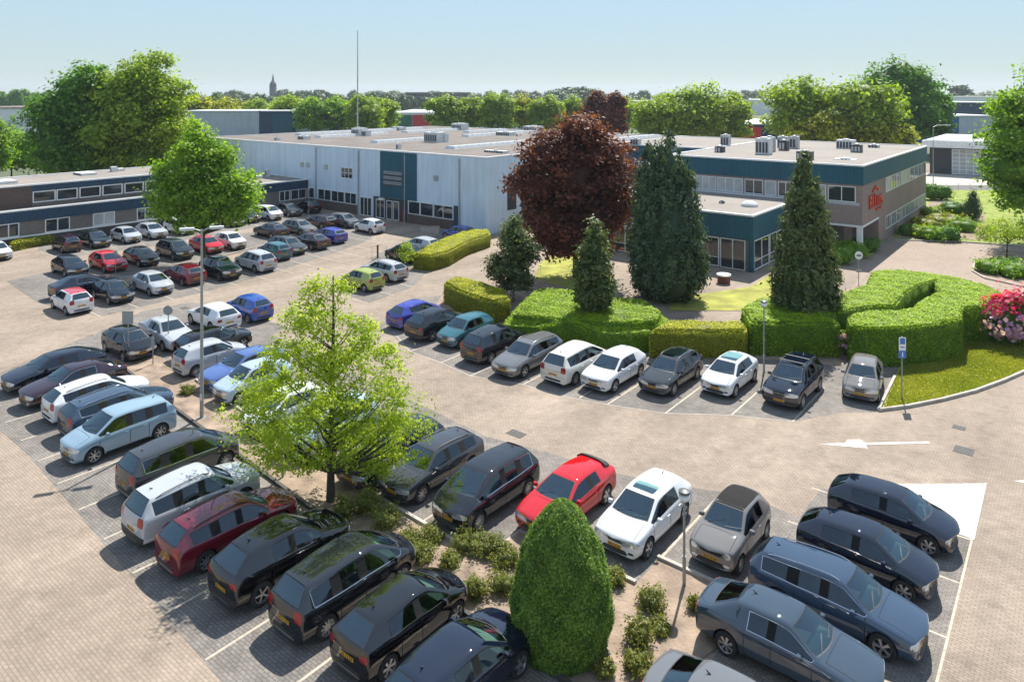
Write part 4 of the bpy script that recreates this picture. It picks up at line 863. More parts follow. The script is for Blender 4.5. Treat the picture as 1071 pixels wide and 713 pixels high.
def crown_cloud(lobes, ncl, per, rc, leaf, shell=.6, droop=0.0):
    """clumps of leaves spread through ellipsoid lobes; returns positions, outward normals, sizes, tints"""
    vol = np.array([l[3] * l[4] * l[5] for l in lobes]) ** .67; vol /= vol.sum(); P, N_, S_, T_ = [], [], [], []; cents = []
    for l, w_ in zip(lobes, vol):
        k = max(2, int(ncl * w_)); d = RNG.normal(size=(k, 3)); d /= np.linalg.norm(d, axis=1, keepdims=True)
        rad = (shell + (1 - shell) * RNG.random(k) ** .6) * RNG.uniform(.86, 1.1, k)
        c = np.array(l[:3]) + d * rad[:, None] * np.array(l[3:6]); cents.append(c)
        for ci, di in zip(c, d):
            m = int(per * RNG.uniform(.5, 1.5)); rr = rc * RNG.uniform(.6, 1.35); p = RNG.normal(size=(m, 3)) * np.array([rr, rr, rr * .62]) * .55
            p[:, 2] -= droop * (p[:, 0] ** 2 + p[:, 1] ** 2) / rr
            P.append(ci + p); o = di * .5 + np.array([0, 0, .75]) + p / rr * .35; N_.append(o); S_.append(leaf * RNG.uniform(.65, 1.3, m)); T_.append(np.clip(RNG.normal(RNG.uniform(.2, .75), .22, m), 0, 1))
    return np.vstack(P), np.vstack(N_), np.concatenate(S_), np.concatenate(T_), np.vstack(cents)
def tree(name, label, base, h, lobes, leaf, m, ncl, per, rc, trunk=.2, bark='bark', group=None, shell=.6, core=None, limbs=14, stray=.55, cat='tree', aspect=.62):
    """lobes relative to the base (x, y, z, rx, ry, rz)"""
    root = empty(name, base, label, cat, group)
    sat = []
    for _ in range(max(5, len(lobes))):                # side shoots that break the outline
        l = random.choice(lobes); a, e = random.uniform(0, 6.28), random.uniform(-.3, 1.0); q = random.uniform(.3, .42)
        sat.append((l[0] + math.cos(a) * math.cos(e) * l[3] * .95, l[1] + math.sin(a) * math.cos(e) * l[4] * .95, l[2] + math.sin(e) * l[5] * 1.0, l[3] * q, l[4] * q, l[5] * q * 1.2))
    P, N_, S_, T_, cents = crown_cloud(list(lobes) + sat, int(ncl * 1.1), per, rc, leaf, shell)
    ex = None
    if core:
        ev, ef = [], []
        for l in lobes:
            v, f = blob_core(l[:3], [q * core for q in l[3:6]]); o = len(ev); ev += v; ef += [tuple(i + o for i in g) for g in f]
        ex = (np.array(ev), ef, m)
    keep = P[:, 2] > .05; P, N_, S_, T_ = P[keep], N_[keep], S_[keep], T_[keep]
    link('crown', leaves_mesh('crown', P, N_, S_, m, T_, aspect, stray, ex), root)
    top = max(l[2] + l[5] * .6 for l in lobes); mb = MB(); tp = []
    for k in range(7):
        t = k / 6; tp.append((math.sin(t * 3 + base[0]) * .06 * t * h * .25, math.cos(t * 4 + base[1]) * .04 * t * h * .25, t * min(top, h * .93)))
    mb.tube(tp, [trunk * (1.25 if k == 0 else 1 - .82 * k / 6) for k in range(7)], bark, 9)
    lo_ = min(l[2] - l[5] for l in lobes)
    if limbs:
        idx = RNG.choice(len(cents), min(limbs, len(cents)), replace=False)
        for i in idx:
            e = Vector(cents[i]); z0 = max(lo_ * .9, e.z - math.hypot(e.x, e.y) * .9); z0 = min(max(z0, .12 * h), top * .9); t = z0 / (min(top, h * .93)); s = Vector(tp[min(6, int(t * 6))]); s.z = z0
            mid = s.lerp(e, .5) + Vector((0, 0, -.06 * (e - s).length)); r0 = trunk * (1 - .8 * t) * .5; mb.tube([s, mid, e], [r0, r0 * .6, r0 * .2], bark, 6)
    mb.build('trunk', root, True); return root

def poly_hedge(name, label, pts, h, leaf, m, dens=150, core='same', round_=.16, cat='hedge', lump=.03, topm=None, group=None, z0=0, side_tint=0.0, sun_top_tint=.0, holes=()):
    """clipped hedge standing on a plan polygon: closed body plus a skin of leaves"""
    pts = [Vector((p[0], p[1], 0)) for p in pts]; n = len(pts)
    ar = sum(pts[i].x * pts[(i + 1) % n].y - pts[(i + 1) % n].x * pts[i].y for i in range(n))
    if ar < 0: pts = pts[::-1]
    c = sum(pts, Vector()) / n; root = empty(name, (c.x, c.y, 0), label, cat, group); pts = [p - c for p in pts]
    bm = bmesh.new(); f = bm.faces.new([bm.verts.new((p.x, p.y, z0)) for p in pts]); r = bmesh.ops.extrude_face_region(bm, geom=[f])
    tv = [g for g in r['geom'] if isinstance(g, bmesh.types.BMVert)]
    for v in tv: v.co.z = z0 + h
    te = [e for e in bm.edges if all(v in tv for v in e.verts)]
    if round_: bmesh.ops.bevel(bm, geom=te, offset=round_, segments=3, affect='EDGES', clamp_overlap=True)
    bmesh.ops.recalc_face_normals(bm, faces=bm.faces); bmesh.ops.triangulate(bm, faces=bm.faces)
    V_ = np.array([v.co[:] for v in bm.verts]); F_ = np.array([[v.index for v in g.verts] for g in bm.faces]); bm.verts.index_update()
    F_ = np.array([[v.index for v in g.verts] for g in bm.faces]); bm.free()
    A, B, D = V_[F_[:, 0]], V_[F_[:, 1]], V_[F_[:, 2]]; nr = np.cross(B - A, D - A); a = np.linalg.norm(nr, axis=1) / 2; nr /= (2 * a[:, None] + 1e-9)
    ok = nr[:, 2] > -.5; A, B, D, nr, a = A[ok], B[ok], D[ok], nr[ok], a[ok]; N = int(a.sum() * dens); k = RNG.choice(len(a), N, p=a / a.sum())
    u, v = RNG.random(N), RNG.random(N); s = u + v > 1; u[s] = 1 - u[s]; v[s] = 1 - v[s]
    P = A[k] + (B[k] - A[k]) * u[:, None] + (D[k] - A[k]) * v[:, None]
    w1 = np.sin(P[:, 0] * 2.1 + P[:, 1] * 1.3) * np.sin(P[:, 1] * 2.7 - P[:, 2] * 2) + np.sin(P[:, 0] * 5.3 + P[:, 2] * 4.1) * .5
    P = P + nr[k] * (lump * w1 + RNG.normal(0, .025, N))[:, None]
    t = np.clip(RNG.normal(.3, .2, N) + w1 * .08 + np.where(nr[k][:, 2] > .7, sun_top_tint, side_tint), 0, 1)  # sunlight painted in: upward-facing leaves shift to the brighter, yellower colour
    link('foliage', leaves_mesh('foliage', P, nr[k] * 1.1 + np.array([0, 0, .2]), leaf * RNG.uniform(.7, 1.3, N), m, t, .6, .34, (V_ * np.array([.985, .985, .98]), [tuple(g) for g in F_.tolist()], m)), root)
    mb = MB()                                         # woody stems at the foot
    for i in range(0, n): p = pts[i] * .86; mb.tube([(p.x, p.y, 0), (p.x * .97, p.y * .97, h * .5)], [.035, .02], 'bark', 5)
    mb.build('stem', root); return root
def shrub(name, label, base, rx, h, leaf, m, n=900, group=None, cat='shrub', core=.72, ry=None, stray=.7, flowers=None, lobes=4):
    root = empty(name, base, label, cat, group); ry = ry or rx; L_ = []
    for k in range(lobes):
        a = 2 * math.pi * k / lobes + random.random(); q = .42 if lobes > 1 else 0; L_.append((math.cos(a) * rx * q, math.sin(a) * ry * q, h * random.uniform(.42, .55), rx * .62, ry * .62, h * .5))
    per = 26; P, N_, S_, T_, c_ = crown_cloud(L_, n / per, per, min(rx, h) * .34, leaf, .75); k = P[:, 2] > .03; P, N_, S_, T_ = P[k], N_[k], S_[k], T_[k]; ex = None
    if core:
        ev, ef = [], []
        for l in L_:
            v, f = blob_core(l[:3], [q * core for q in l[3:6]]); o = len(ev); ev += v; ef += [tuple(i + o for i in g) for g in f]
        ex = (np.array(ev), ef, m)
    link('foliage', leaves_mesh('foliage', P, N_, S_, m, T_, .62, stray, ex), root); mb = MB()
    for k in range(5):
        a = k * 1.256; mb.tube([(0, 0, 0), (math.cos(a) * rx * .5, math.sin(a) * ry * .5, h * .55)], [.03, .012], 'bark', 5)
    mb.build('stem', root)
    if flowers:
        for fm, zlo, zhi in flowers:
            q = (P[:, 2] > h * zlo) & (P[:, 2] < h * zhi) & (RNG.random(len(P)) < .95); Q = P[q] + (P[q] - np.array([0, 0, h * .45])) * .12
            link('blossom', leaves_mesh('blossom', Q, Q - np.array([0, 0, h * .45]), S_[q] * 1.5, fm, T_[q], .9, .5), root)
    return root
def G(x, y): p = gp(x, y); return (p.x, p.y, 0)
# foreground maple, open bright crown narrowing to the top
tree('young_maple_tree', 'bright yellow green young tree with an airy crown over the parked cars', G(346, 524), 8.9,
     [(-.5, 0, 8.3, .3, .3, .7), (.35, 0, 7.9, .3, .3, .6), (-.15, 0, 7.5, .8, .8, .7), (-1.2, 0, 6.8, .5, .5, .4), (-.6, 0, 6.5, 1.3, 1.3, .6), (.8, .2, 6.4, 1.2, 1.2, .55), (-1.7, 0, 5.5, 1.0, 1.2, .5), (-.4, 0, 5.5, 1.5, 1.6, .7), (1.2, .3, 5.3, 1.6, 1.5, .6), (2.2, 0, 4.5, 1.1, 1.2, .5), (0, -.4, 4.5, 2.2, 2.0, .7), (-2.3, 0, 4.3, 1.4, 1.5, .5), (-3.0, 0, 3.3, 1.1, 1.3, .5), (2.3, 0, 3.4, 1.3, 1.6, .6), (-1.6, .2, 3.2, 2.0, 2.0, .7), (.9, -.2, 3.2, 2.1, 1.9, .7), (-2.6, .2, 2.2, 1.4, 1.4, .5), (2.3, -.2, 2.4, 1.3, 1.4, .5), (-.6, .3, 2.0, 2.2, 1.8, .6), (1.3, .2, 1.8, 1.7, 1.5, .5), (-1.8, .4, 1.3, 1.3, 1.1, .45), (1.5, .5, 1.2, 1.2, 1.0, .4)],
     .068, 'leaf_bright', 470, 60, .36, .14, shell=.35, limbs=70, aspect=.5)
tree('broadleaf_tree', 'full mid green tree rising from the parking rows in front of the low wing', G(213, 276), 12.6,
     [(-.9, 0, 11.6, .7, .7, 1.1), (.3, 0, 10.9, 1.1, 1.1, .8), (-.9, 0, 9.9, 1.7, 1.8, 1.1), (1.2, 0, 9.4, 1.5, 1.6, 1), (-2.2, 0, 8.3, 1.9, 2, 1.2), (.4, 0, 8.2, 2.4, 2.4, 1.2), (2.5, 0, 7.6, 1.8, 2, 1), (-3.4, 0, 6.6, 1.5, 2, 1.1), (-1, 0, 6.4, 2.6, 2.6, 1.3), (1.9, 0, 6.1, 2.3, 2.4, 1.1), (3.9, 0, 6.3, 1.1, 1.4, .8), (-2.6, 0, 4.9, 1.9, 2, 1), (.2, 0, 4.6, 2.4, 2.4, 1), (2.9, 0, 4.6, 1.6, 1.8, .8), (-1, 0, 3.5, 1.4, 1.5, .6)], .17, 'leaf_mid', 420, 50, .8, .2, shell=.4, limbs=34)
tree('broadleaf_tree', 'big dark rounded tree behind the left wing, left half of the pair', G(88, 204), 19,
     [(1, 0, 15.8, 4.2, 4.5, 3), (-3.2, 0, 12.5, 4, 4.5, 3.5), (2.5, 0, 12, 5, 4.5, 4), (-3, 0, 7.5, 4.5, 4.5, 4), (2.5, 0, 6, 5.5, 4.5, 4)], .3, 'leaf_dark', 420, 46, 1.5, .4, shell=.75, core=.8)
tree('broadleaf_tree', 'big light green tree behind the left wing, right half of the pair', G(148, 206), 21,
     [(.5, 0, 18, 3, 3.2, 2.6), (-2.8, 0, 15, 4, 4, 3), (3.5, 0, 14.5, 3.8, 4, 3), (0, 0, 12, 5.4, 5, 3.6), (-3.5, 0, 9, 4.6, 4.5, 3.5), (4.2, 0, 9, 4, 4.5, 3.6), (0, 0, 5.8, 5, 4.6, 3)], .28, 'leaf_light', 520, 48, 1.35, .35, shell=.65, limbs=20, core=.55)
tree('copper_maple_tree', 'large dark copper leaved tree in front of the white hall corner', G(602, 290), 13.6,
     [(.2, 0, 12, 2, 2, 1.5), (-1.8, 0, 10.3, 2.5, 2.5, 1.8), (2, 0, 10.1, 2.5, 2.5, 1.8), (-2.6, 0, 7.8, 2.4, 2.8, 2), (2.7, 0, 7.6, 2.4, 2.8, 2), (0, 0, 8.2, 3, 3.2, 2.6), (-2, 0, 5, 2.6, 2.8, 1.8), (2.1, 0, 4.8, 2.6, 2.8, 1.8), (0, 0, 4.2, 2.8, 3, 1.7), (-1.4, 0, 3.0, 1.8, 2, 1.1), (1.5, 0, 2.8, 1.8, 2, 1.1)], .17, 'leaf_copper', 560, 52, .8, .22, shell=.72, limbs=22, core=.72)
# conifers
def conifer(name, label, base, spires, leaf, n, m='leaf_conifer', core=.74, group=None, fat=2.4, rc=.42):
    """spires: (dx, dy, height, radius, foot); upright sprays of small scales gathered over a lumpy cone"""
    root = empty(name, base, label, 'tree', group); Ps, Ns, Ts, Ss = [], [], [], []; ev, ef = [], []; tot = sum(q[2] * q[3] for q in spires)
    def prof(t): return max(.02, (min(1, (t + .04) / .2) ** .5) * (1 - t ** fat) ** .78)
    for dx, dy, hh, rr in spires:
        per = 30; nc = int(n * hh * rr / tot / per)
        for _ in range(nc):
            t = random.random() ** .85
            if random.random() > prof(t) + .12: continue
            a = random.random() * 2 * math.pi; r = prof(t) * rr * random.uniform(.78, 1.08) * (1 + .08 * math.sin(a * 4 + t * 7)); k = int(per * random.uniform(.5, 1.5)); cr_ = rc * random.uniform(.5, 1.2) * (.5 + .6 * (1 - t))
            p = RNG.normal(size=(k, 3)) * np.array([cr_ * .5, cr_ * .5, cr_ * .95]); o = np.array([math.cos(a), math.sin(a), .35]); p += o * (p[:, 2:3] * .25)
            Ps.append(np.array([dx + math.cos(a) * r, dy + math.sin(a) * r, t * hh + .15]) + p); Ns.append(o + p / cr_ * .3); Ts.append(np.clip(RNG.normal(random.uniform(.1, .8), .2, k), 0, 1)); Ss.append(leaf * RNG.uniform(.6, 1.4, k) * (.75 + .4 * (1 - t)))
        seg = 12; o = len(ev)
        for j in range(9):
            tt = j / 8
            for i in range(seg): ev.append((dx + math.cos(i * 2 * math.pi / seg) * prof(tt) * rr * core * random.uniform(.85, 1.1), dy + math.sin(i * 2 * math.pi / seg) * prof(tt) * rr * core * random.uniform(.85, 1.1), tt * hh * .93 + .15))
        for j in range(8):
            for i in range(seg): ef.append((o + j * seg + i, o + j * seg + (i + 1) % seg, o + (j + 1) * seg + (i + 1) % seg, o + (j + 1) * seg + i))
    P = np.vstack(Ps); k = P[:, 2] > .05; S_ = np.concatenate(Ss)[k]
    link('crown', leaves_mesh('crown', P[k], np.vstack(Ns)[k], S_, m, np.concatenate(Ts)[k], .42, .5, (np.array(ev), ef, m)), root)
    MB().tube([(0, 0, 0), (0, 0, spires[0][2] * .5)], [.22, .1], 'bark', 8).build('trunk', root, True); return root
conifer('conifer_tree', 'tall broad dark green conifer with several tops, right of the copper tree', G(698, 312), [(.1, 0, 12.0, 1.7), (-1.15, 0, 11.5, 1.5), (1.2, 0, 10.4, 1.4), (0, -.8, 8.8, 2.2), (0, .6, 8, 2.5)], .16, 46000, fat=3.4)
conifer('conifer_tree', 'single pointed conifer standing in the big green hedge by the office', G(842, 350), [(0, 0, 11.1, 1.75), (-.45, -.2, 8.4, 1.65), (.45, .1, 7.6, 1.65)], .16, 36000, 'leaf_columnar', fat=2.2, rc=.36)
tree('columnar_tree', 'slender open tree at the left end of the clipped mound hedge', G(537, 316), 6.3, [(0, 0, 5.9, .35, .35, .6), (0, 0, 5.2, .7, .7, .7), (-.1, 0, 4.3, 1.1, 1.1, .8), (.3, 0, 3.4, 1.35, 1.3, .9), (-.3, 0, 2.4, 1.55, 1.4, .8), (.1, 0, 1.5, 1.3, 1.2, .6)], .12, 'leaf_columnar', 210, 44, .45, .07, 'bark_pale', shell=.6, core=.5, limbs=10)
tree('columnar_tree', 'narrow pointed tree growing through the middle of the mound hedge', G(622, 352), 7.2, [(0, 0, 6.4, .42, .42, .8), (0, 0, 5.3, .8, .8, .9), (-.05, 0, 4.2, 1.05, 1.05, .9), (.05, 0, 3.1, 1.15, 1.1, .9), (0, 0, 2.2, .95, .95, .6)], .11, 'leaf_columnar', 220, 44, .35, .07, 'bark_pale', shell=.6, core=.6, limbs=8)
# topiary cone in the foreground bed
def topiary():
    b = G(588, 672); root = empty('clipped_yew_cone', b, 'large clipped egg shaped evergreen cone in the foreground bed', 'topiary'); hh, rr = 3.92, 1.34
    def prof(t): return (1 - max(0, (t - .2) / .8) ** 1.9) ** .62 * (.86 + .14 * min(1, t / .22))
    n = 70000; t = RNG.random(n * 2); t = t[RNG.random(n * 2) < np.array([prof(x) for x in t])][:n]; n = len(t); a = RNG.random(n) * 2 * np.pi
    lump = 1 + .022 * np.sin(a * 7 + t * 11) + .02 * np.sin(a * 13 - t * 27) + .03 * np.sin(a * 3 + t * 5) * np.sin(t * 17 + a * 2) + RNG.normal(0, .02, n) + (RNG.random(n) < .03) * .05; r = np.array([prof(x) for x in t]) * rr * lump
    P = np.stack([np.cos(a) * r, np.sin(a) * r, t * hh], 1); N_ = np.stack([np.cos(a), np.sin(a), .25 + t * .8], 1); ev, ef = [], []; seg = 24
    for j in range(17):
        for i in range(seg): ev.append((math.cos(i * 2 * math.pi / seg) * prof(j / 16) * rr * .955, math.sin(i * 2 * math.pi / seg) * prof(j / 16) * rr * .955, j / 16 * hh * .985))
    for j in range(16):
        for i in range(seg): ef.append((j * seg + i, j * seg + (i + 1) % seg, (j + 1) * seg + (i + 1) % seg, (j + 1) * seg + i))
    T_ = np.clip(RNG.normal(.4, .3, n) + .2 * np.sin(a * 6 + t * 9) * np.sin(t * 21), 0, 1); link('foliage', leaves_mesh('foliage', P, N_, .029 * RNG.uniform(.5, 1.5, n), 'leaf_topiary', T_, .6, .6, (np.array(ev), ef, 'leaf_topiary')), root)
    MB().tube([(0, 0, 0), (0, 0, .5)], .09, 'bark', 8).build('stem', root)
topiary()
# hedges
def top(h, *p): return [gp(x, y, h) for x, y in p]
poly_hedge('clipped_hedge', 'long yellow green clipped hedge curving away towards the white hall', top(1.35, (432, 265), (451, 267), (470, 262), (491, 251), (513, 244), (511, 239.5), (488, 239.5), (464, 249), (445, 257)), 1.35, .052, 'leaf_hedge_yellow', 260, sun_top_tint=.45)
poly_hedge('clipped_hedge', 'short yellow green hedge block at the head of the front parking row', top(1.55, (464, 294), (476, 288), (488, 290), (504, 295), (528, 302), (534, 311), (515, 314), (499, 310), (478, 302)), 1.55, .052, 'leaf_hedge_yellow', 260, sun_top_tint=.4)
poly_hedge('clipped_hedge', 'big low rounded mound hedge below the copper tree', top(1.7, (526, 331), (536, 317), (558, 299), (601, 301), (641, 309), (677, 311), (700, 326), (696, 336), (667, 339), (626, 339), (596, 336), (563, 333)), 1.7, .055, 'leaf_hedge', 260, round_=.5, lump=.05, sun_top_tint=.45)
poly_hedge('clipped_hedge', 'flat topped yellow green hedge between the mound and the tall hedge', top(1.6, (679, 345), (698, 334), (774, 335), (781, 338), (781, 345)), 1.6, .05, 'leaf_hedge_yellow', 300, round_=.18, sun_top_tint=.45)
poly_hedge('clipped_hedge', 'tall leafy green hedge behind the lamp post and the black four by four', top(1.95, (784, 336), (775, 320), (790, 312), (830, 311), (868, 312), (874, 326), (878, 338), (840, 338)), 1.95, .06, 'leaf_hedge', 290, lump=.07, sun_top_tint=.5)
poly_hedge('clipped_hedge', 'large bright green hedge curled round a dark hollow beside the grass', top(2.2, (876, 326), (880, 306), (905, 297), (912, 283), (940, 281.5), (965, 284), (1003, 290), (1030, 297), (1049, 306), (1045, 319), (1007, 320.5), (1005, 333), (975, 339), (940, 342), (905, 342), (889, 339), (886, 330), (900, 325.5), (941, 323), (953, 322), (962, 314), (982, 304), (978, 293), (961, 297), (946, 306), (938, 318), (900, 321)), 2.2, .06, 'leaf_hedge', 290, round_=.1, lump=.035, sun_top_tint=.55)
poly_hedge('low_hedge', 'low bright green hedge strip at the foot of the left wing', [gp(10, 264), gp(58, 254), gp(62, 249), gp(14, 257)], .9, .1, 'leaf_hedge_yellow', 70, sun_top_tint=.45)
poly_hedge('low_hedge', 'small green hedge patch behind the silver cars by the left wing', [gp(128, 240), gp(143, 237), gp(146, 233), gp(130, 235)], 1.0, .1, 'leaf_hedge', 70, sun_top_tint=.45)
# rhododendron
shrub('rhododendron', 'flowering shrub with crimson and lilac blossom at the hedge end', G(1063, 360), 1.5, 3.0, .1, 'leaf_dark', 2600, ry=1.3, flowers=(('petal_pink', .62, 1.3), ('petal_lilac', .2, .66)))
shrub('rhododendron', 'pale lilac flowering bush between the two tall hedges', G(884, 372), .45, 1.5, .06, 'leaf_hedge', 400, flowers=(('petal_lilac', .2, .8),), lobes=2)
# bed shrubs in the foreground
bed = [(492, 575, .62, .55, 'dry looking low shrub in front of the dark people carrier'), (515, 580, .5, .6, 'bushy olive shrub left of the clipped cone'), (530, 590, .5, .55, 'brown green shrub touching the clipped cone'), (497, 625, .42, .6, 'small upright shrub beside the black car bonnet'), (527, 618, .5, .55, 'round olive shrub at the left foot of the clipped cone'),
       (430, 570, .5, .5, 'small shrub in the bed below the grey estate'), (440, 585, .5, .5, 'low spreading shrub near the black hatchback bonnet'), (470, 592, .38, .4, 'low yellow green shrub in the middle of the bed'), (405, 550, .6, .7, 'leafy shrub under the bright young tree'), (385, 535, .6, .8, 'dense shrub at the foot of the bright young tree'), (452, 565, .4, .45, 'tiny shrub by the kerb of the people carrier bay'),
       (680, 635, .5, .55, 'olive shrub right of the clipped cone'), (668, 672, .45, .6, 'ragged shrub below the clipped cone, right side'), (690, 660, .3, .3, 'small dry tuft near the short lamp'), (667, 700, .4, .5, 'shrub at the bottom edge near the clipped cone'), (730, 637, .3, .4, 'bright leafy tuft behind the grey saloon'), (643, 610, .35, .45, 'reddish low shrub in front of the white sunroof hatchback'), (632, 705, .3, .4, 'bright tuft at the bottom right foot of the clipped cone'),
       (196, 412, .35, .4, 'small shrub in the gravel near the tall lamp'), (360, 540, .5, .6, 'shrub to the left of the young tree base')]
for x, y, r, h, lb in bed: shrub('bed_shrub', lb, G(x, y), r * .95, h, .038, 'leaf_shrub', 1500, 'low shrubs in the planting bed', core=.55, stray=.9)
# shrubs on the lawn by the office
for x, y, r, h, m, lb in ((951, 246, 1.2, 1.2, 'leaf_dark', 'dark shrub at the office wall by the courtyard'), (962, 248, 1.2, 1.2, 'leaf_light', 'light green shrub on the left of the courtyard edge row'), (976, 251, 1.5, 1.3, 'leaf_mid', 'rounded grey green shrub on the courtyard edge'), (991, 251, 1.6, 1.4, 'leaf_dark', 'dark green ball shrub on the courtyard edge'), (969, 238, 1.9, 1.2, 'leaf_hedge_yellow', 'yellow green cushion shrub behind the ball shrubs'),
                       (990, 237, 2.4, 1.5, 'leaf_hedge_yellow', 'broad yellow green shrub in the middle of the lawn bed'), (1006, 241, 1.9, 1.3, 'leaf_mid', 'grey green spreading shrub at the right of the lawn bed'), (985, 224, 1.7, 1.0, 'leaf_light', 'pale green shrub at the back of the lawn bed'), (1003, 225, 2.3, 1.7, 'leaf_dark', 'dark broad shrub at the back of the lawn bed'), (972, 226, 1.3, 1.0, 'leaf_light', 'small light shrub close to the office end wall'),
                       (973, 209, 1.3, 2.4, 'leaf_dark', 'dark upright shrub by the office end wall'), (985, 209, 1.4, 2.2, 'leaf_dark', 'second dark upright shrub by the road'), (1036, 285, 1.3, 1.1, 'leaf_mid', 'green shrub at the tip of the right island bed'), (1050, 283, 1.5, 1.2, 'leaf_dark', 'dark shrub in the middle of the right island bed'), (1066, 290, 1.6, 1.2, 'leaf_mid', 'green shrub on the right island bed at the frame edge'),
                       (905, 262, 1.5, 1.3, 'leaf_dark', 'dark bush beneath the office overhang'), (890, 268, 1.6, 1.3, 'leaf_mid', 'green bush in front of the office recess'), (873, 275, 1.5, 1.5, 'leaf_mid', 'green bush right behind the pointed conifer')):
    shrub('ornamental_shrub', lb, G(x, y), r, h, .11, m, 900, 'shrubs round the office and courtyard', core=.8)
conifer('columnar_evergreen', 'narrow dark green evergreen column on the lawn', G(1017, 230), [(0, 0, 3.3, .95)], .12, 2600)
tree('small_tree', 'small spreading tree with thin crown over the right island bed', G(1053, 275), 4.2, [(0, 0, 3.2, 2.4, 2.2, .7), (-1.2, 0, 2.5, 1.6, 1.6, .6), (1.4, 0, 2.7, 1.7, 1.6, .6)], .09, 'leaf_light', 110, 34, .5, .09, shell=.4, limbs=12)
tree('sapling', 'tiny pale green sapling by the hedge end and parked cars', G(426, 281), 2.3, [(0, 0, 1.7, .6, .6, .5), (0, 0, 1.1, .55, .5, .4)], .08, 'leaf_bright', 26, 30, .3, .03, shell=.4, limbs=4)
tree('broadleaf_tree', 'big dark green tree filling the right edge of the view', G(1098, 255), 19, [(0, 0, 16, 3, 3, 2.4), (-2, 0, 13.5, 3, 3.2, 2.2), (2, 0, 13, 3.4, 3.4, 2.5), (-3.2, 0, 10.3, 2.9, 3.2, 2), (1, 0, 10, 3.8, 3.6, 2.5), (-3.4, 0, 7.3, 2.8, 3, 1.9), (1, 0, 6.5, 4, 3.6, 2.5), (-2.3, 0, 4.5, 2.6, 2.8, 1.6)], .2, 'leaf_mid', 470, 52, 1.0, .35, shell=.7, core=.7)
# trees behind the halls
def round_tree(x, Z, wpx, ytop, m, label, group='trees behind the halls', leaf=.45, ncl=170, per=34, lo=.25, shell=.6, core=.62, name='broadleaf_tree', tall=False):
    h = CAMH + (HOR - ytop) * Z / FPX; r = wpx / 2 * Z / FPX; b = ((x - CX) / FPX * Z, Z, 0)
    L_ = [(0, 0, h - r * .55, r * .6, r * .6, r * .5), (-r * .45, 0, h * .72, r * .58, r * .6, h * .17), (r * .45, 0, h * .7, r * .58, r * .6, h * .17), (0, 0, h * .56, r * .8, r * .7, h * .2), (-r * .4, 0, h * .42, r * .58, r * .6, h * .17), (r * .42, 0, h * .4, r * .56, r * .6, h * .17)]
    tree(name, label, b, h, L_, leaf, m, ncl, per, r * .24, .03 * h * .5, group=group, shell=shell, core=core, limbs=8)
for x, Z, wp, yt, m, lb in ((690, 180, 62, 98, 'leaf_light', 'round light green tree just right of the copper pair'), (728, 182, 78, 87, 'leaf_light', 'widest round light green tree behind the office roof'), (764, 185, 44, 97, 'leaf_light', 'smaller light green tree at the right of the round pair'), (838, 158, 78, 77, 'leaf_light', 'tall feathery light green tree left of the dark tree'), (905, 152, 84, 79, 'leaf_light', 'broad light green tree in front of the tall dark tree'),
                            (942, 178, 80, 56, 'leaf_dark', 'tallest dark green tree on the right skyline'), (975, 182, 44, 92, 'leaf_dark', 'lower dark crown at the right of the tallest tree'), (865, 150, 50, 118, 'leaf_hedge_yellow', 'low yellow green tree behind the office roof edge'), (842, 150, 40, 128, 'leaf_hedge_yellow', 'low yellowish bushy tree by the red warehouse'), (925, 148, 60, 124, 'leaf_hedge_yellow', 'low yellowish tree at the office roof corner'),
                            (382, 230, 40, 99, 'leaf_light', 'light green tree beside the tall mast'), (400, 245, 34, 102, 'leaf_light', 'small light green tree right of the mast'), (352, 235, 36, 100, 'leaf_mid', 'mid green tree left of the tall mast'), (326, 232, 32, 101, 'leaf_mid', 'mid green tree above the teal warehouse end'), (303, 255, 40, 98, 'leaf_light', 'light green tree right of the church tower'), (270, 262, 34, 103, 'leaf_light', 'light tree left of the church tower'), (238, 262, 46, 102, 'leaf_hedge_yellow', 'yellow green tree above the pale warehouse'), (205, 258, 40, 98, 'leaf_hedge_yellow', 'yellow green tree at the end of the pale warehouse'),
                            (466, 228, 38, 98, 'leaf_light', 'first light green tree of the row behind the hall roof'), (492, 235, 40, 98, 'leaf_light', 'second light green tree of the row behind the hall roof'), (520, 228, 38, 97, 'leaf_light', 'third light green tree of the row, in the middle'), (546, 238, 38, 99, 'leaf_hedge_yellow', 'yellow green tree in the row behind the hall roof'), (572, 230, 36, 99, 'leaf_light', 'light green tree left of the copper pair'), (596, 245, 34, 102, 'leaf_light', 'last light green tree before the copper pair'), (650, 240, 40, 100, 'leaf_light', 'light tree just behind the copper pair'),
                            (604, 620, 42, 91, 'leaf_far', 'distant domed dark tree standing above the skyline'), (1005, 700, 22, 89, 'leaf_far', 'distant tree pair above the right skyline')):
    round_tree(x, Z, wp, yt, m, lb, leaf=.45 if Z < 300 else 1.3)
for x, lb in ((622, 'left one of two dark copper trees behind the hall'), (643, 'right one of two dark copper trees behind the hall')): round_tree(x, 172, 27, 95, 'leaf_copper', lb, leaf=.32, core=.6)
for x, y, wp, yt, m, lb in ((12, 190, 64, 132, 'leaf_mid', 'green tree at the left edge beside the white warehouse'), (38, 188, 40, 148, 'leaf_light', 'light green bush in front of the dark tree at left'), (-14, 196, 50, 118, 'leaf_mid', 'green tree cut by the left frame edge'), (62, 192, 40, 150, 'leaf_mid', 'low bushy tree under the big dark tree')):
    round_tree(x, 11400 / (y - 98), wp, yt, m, lb, leaf=.26, ncl=150, core=.75)
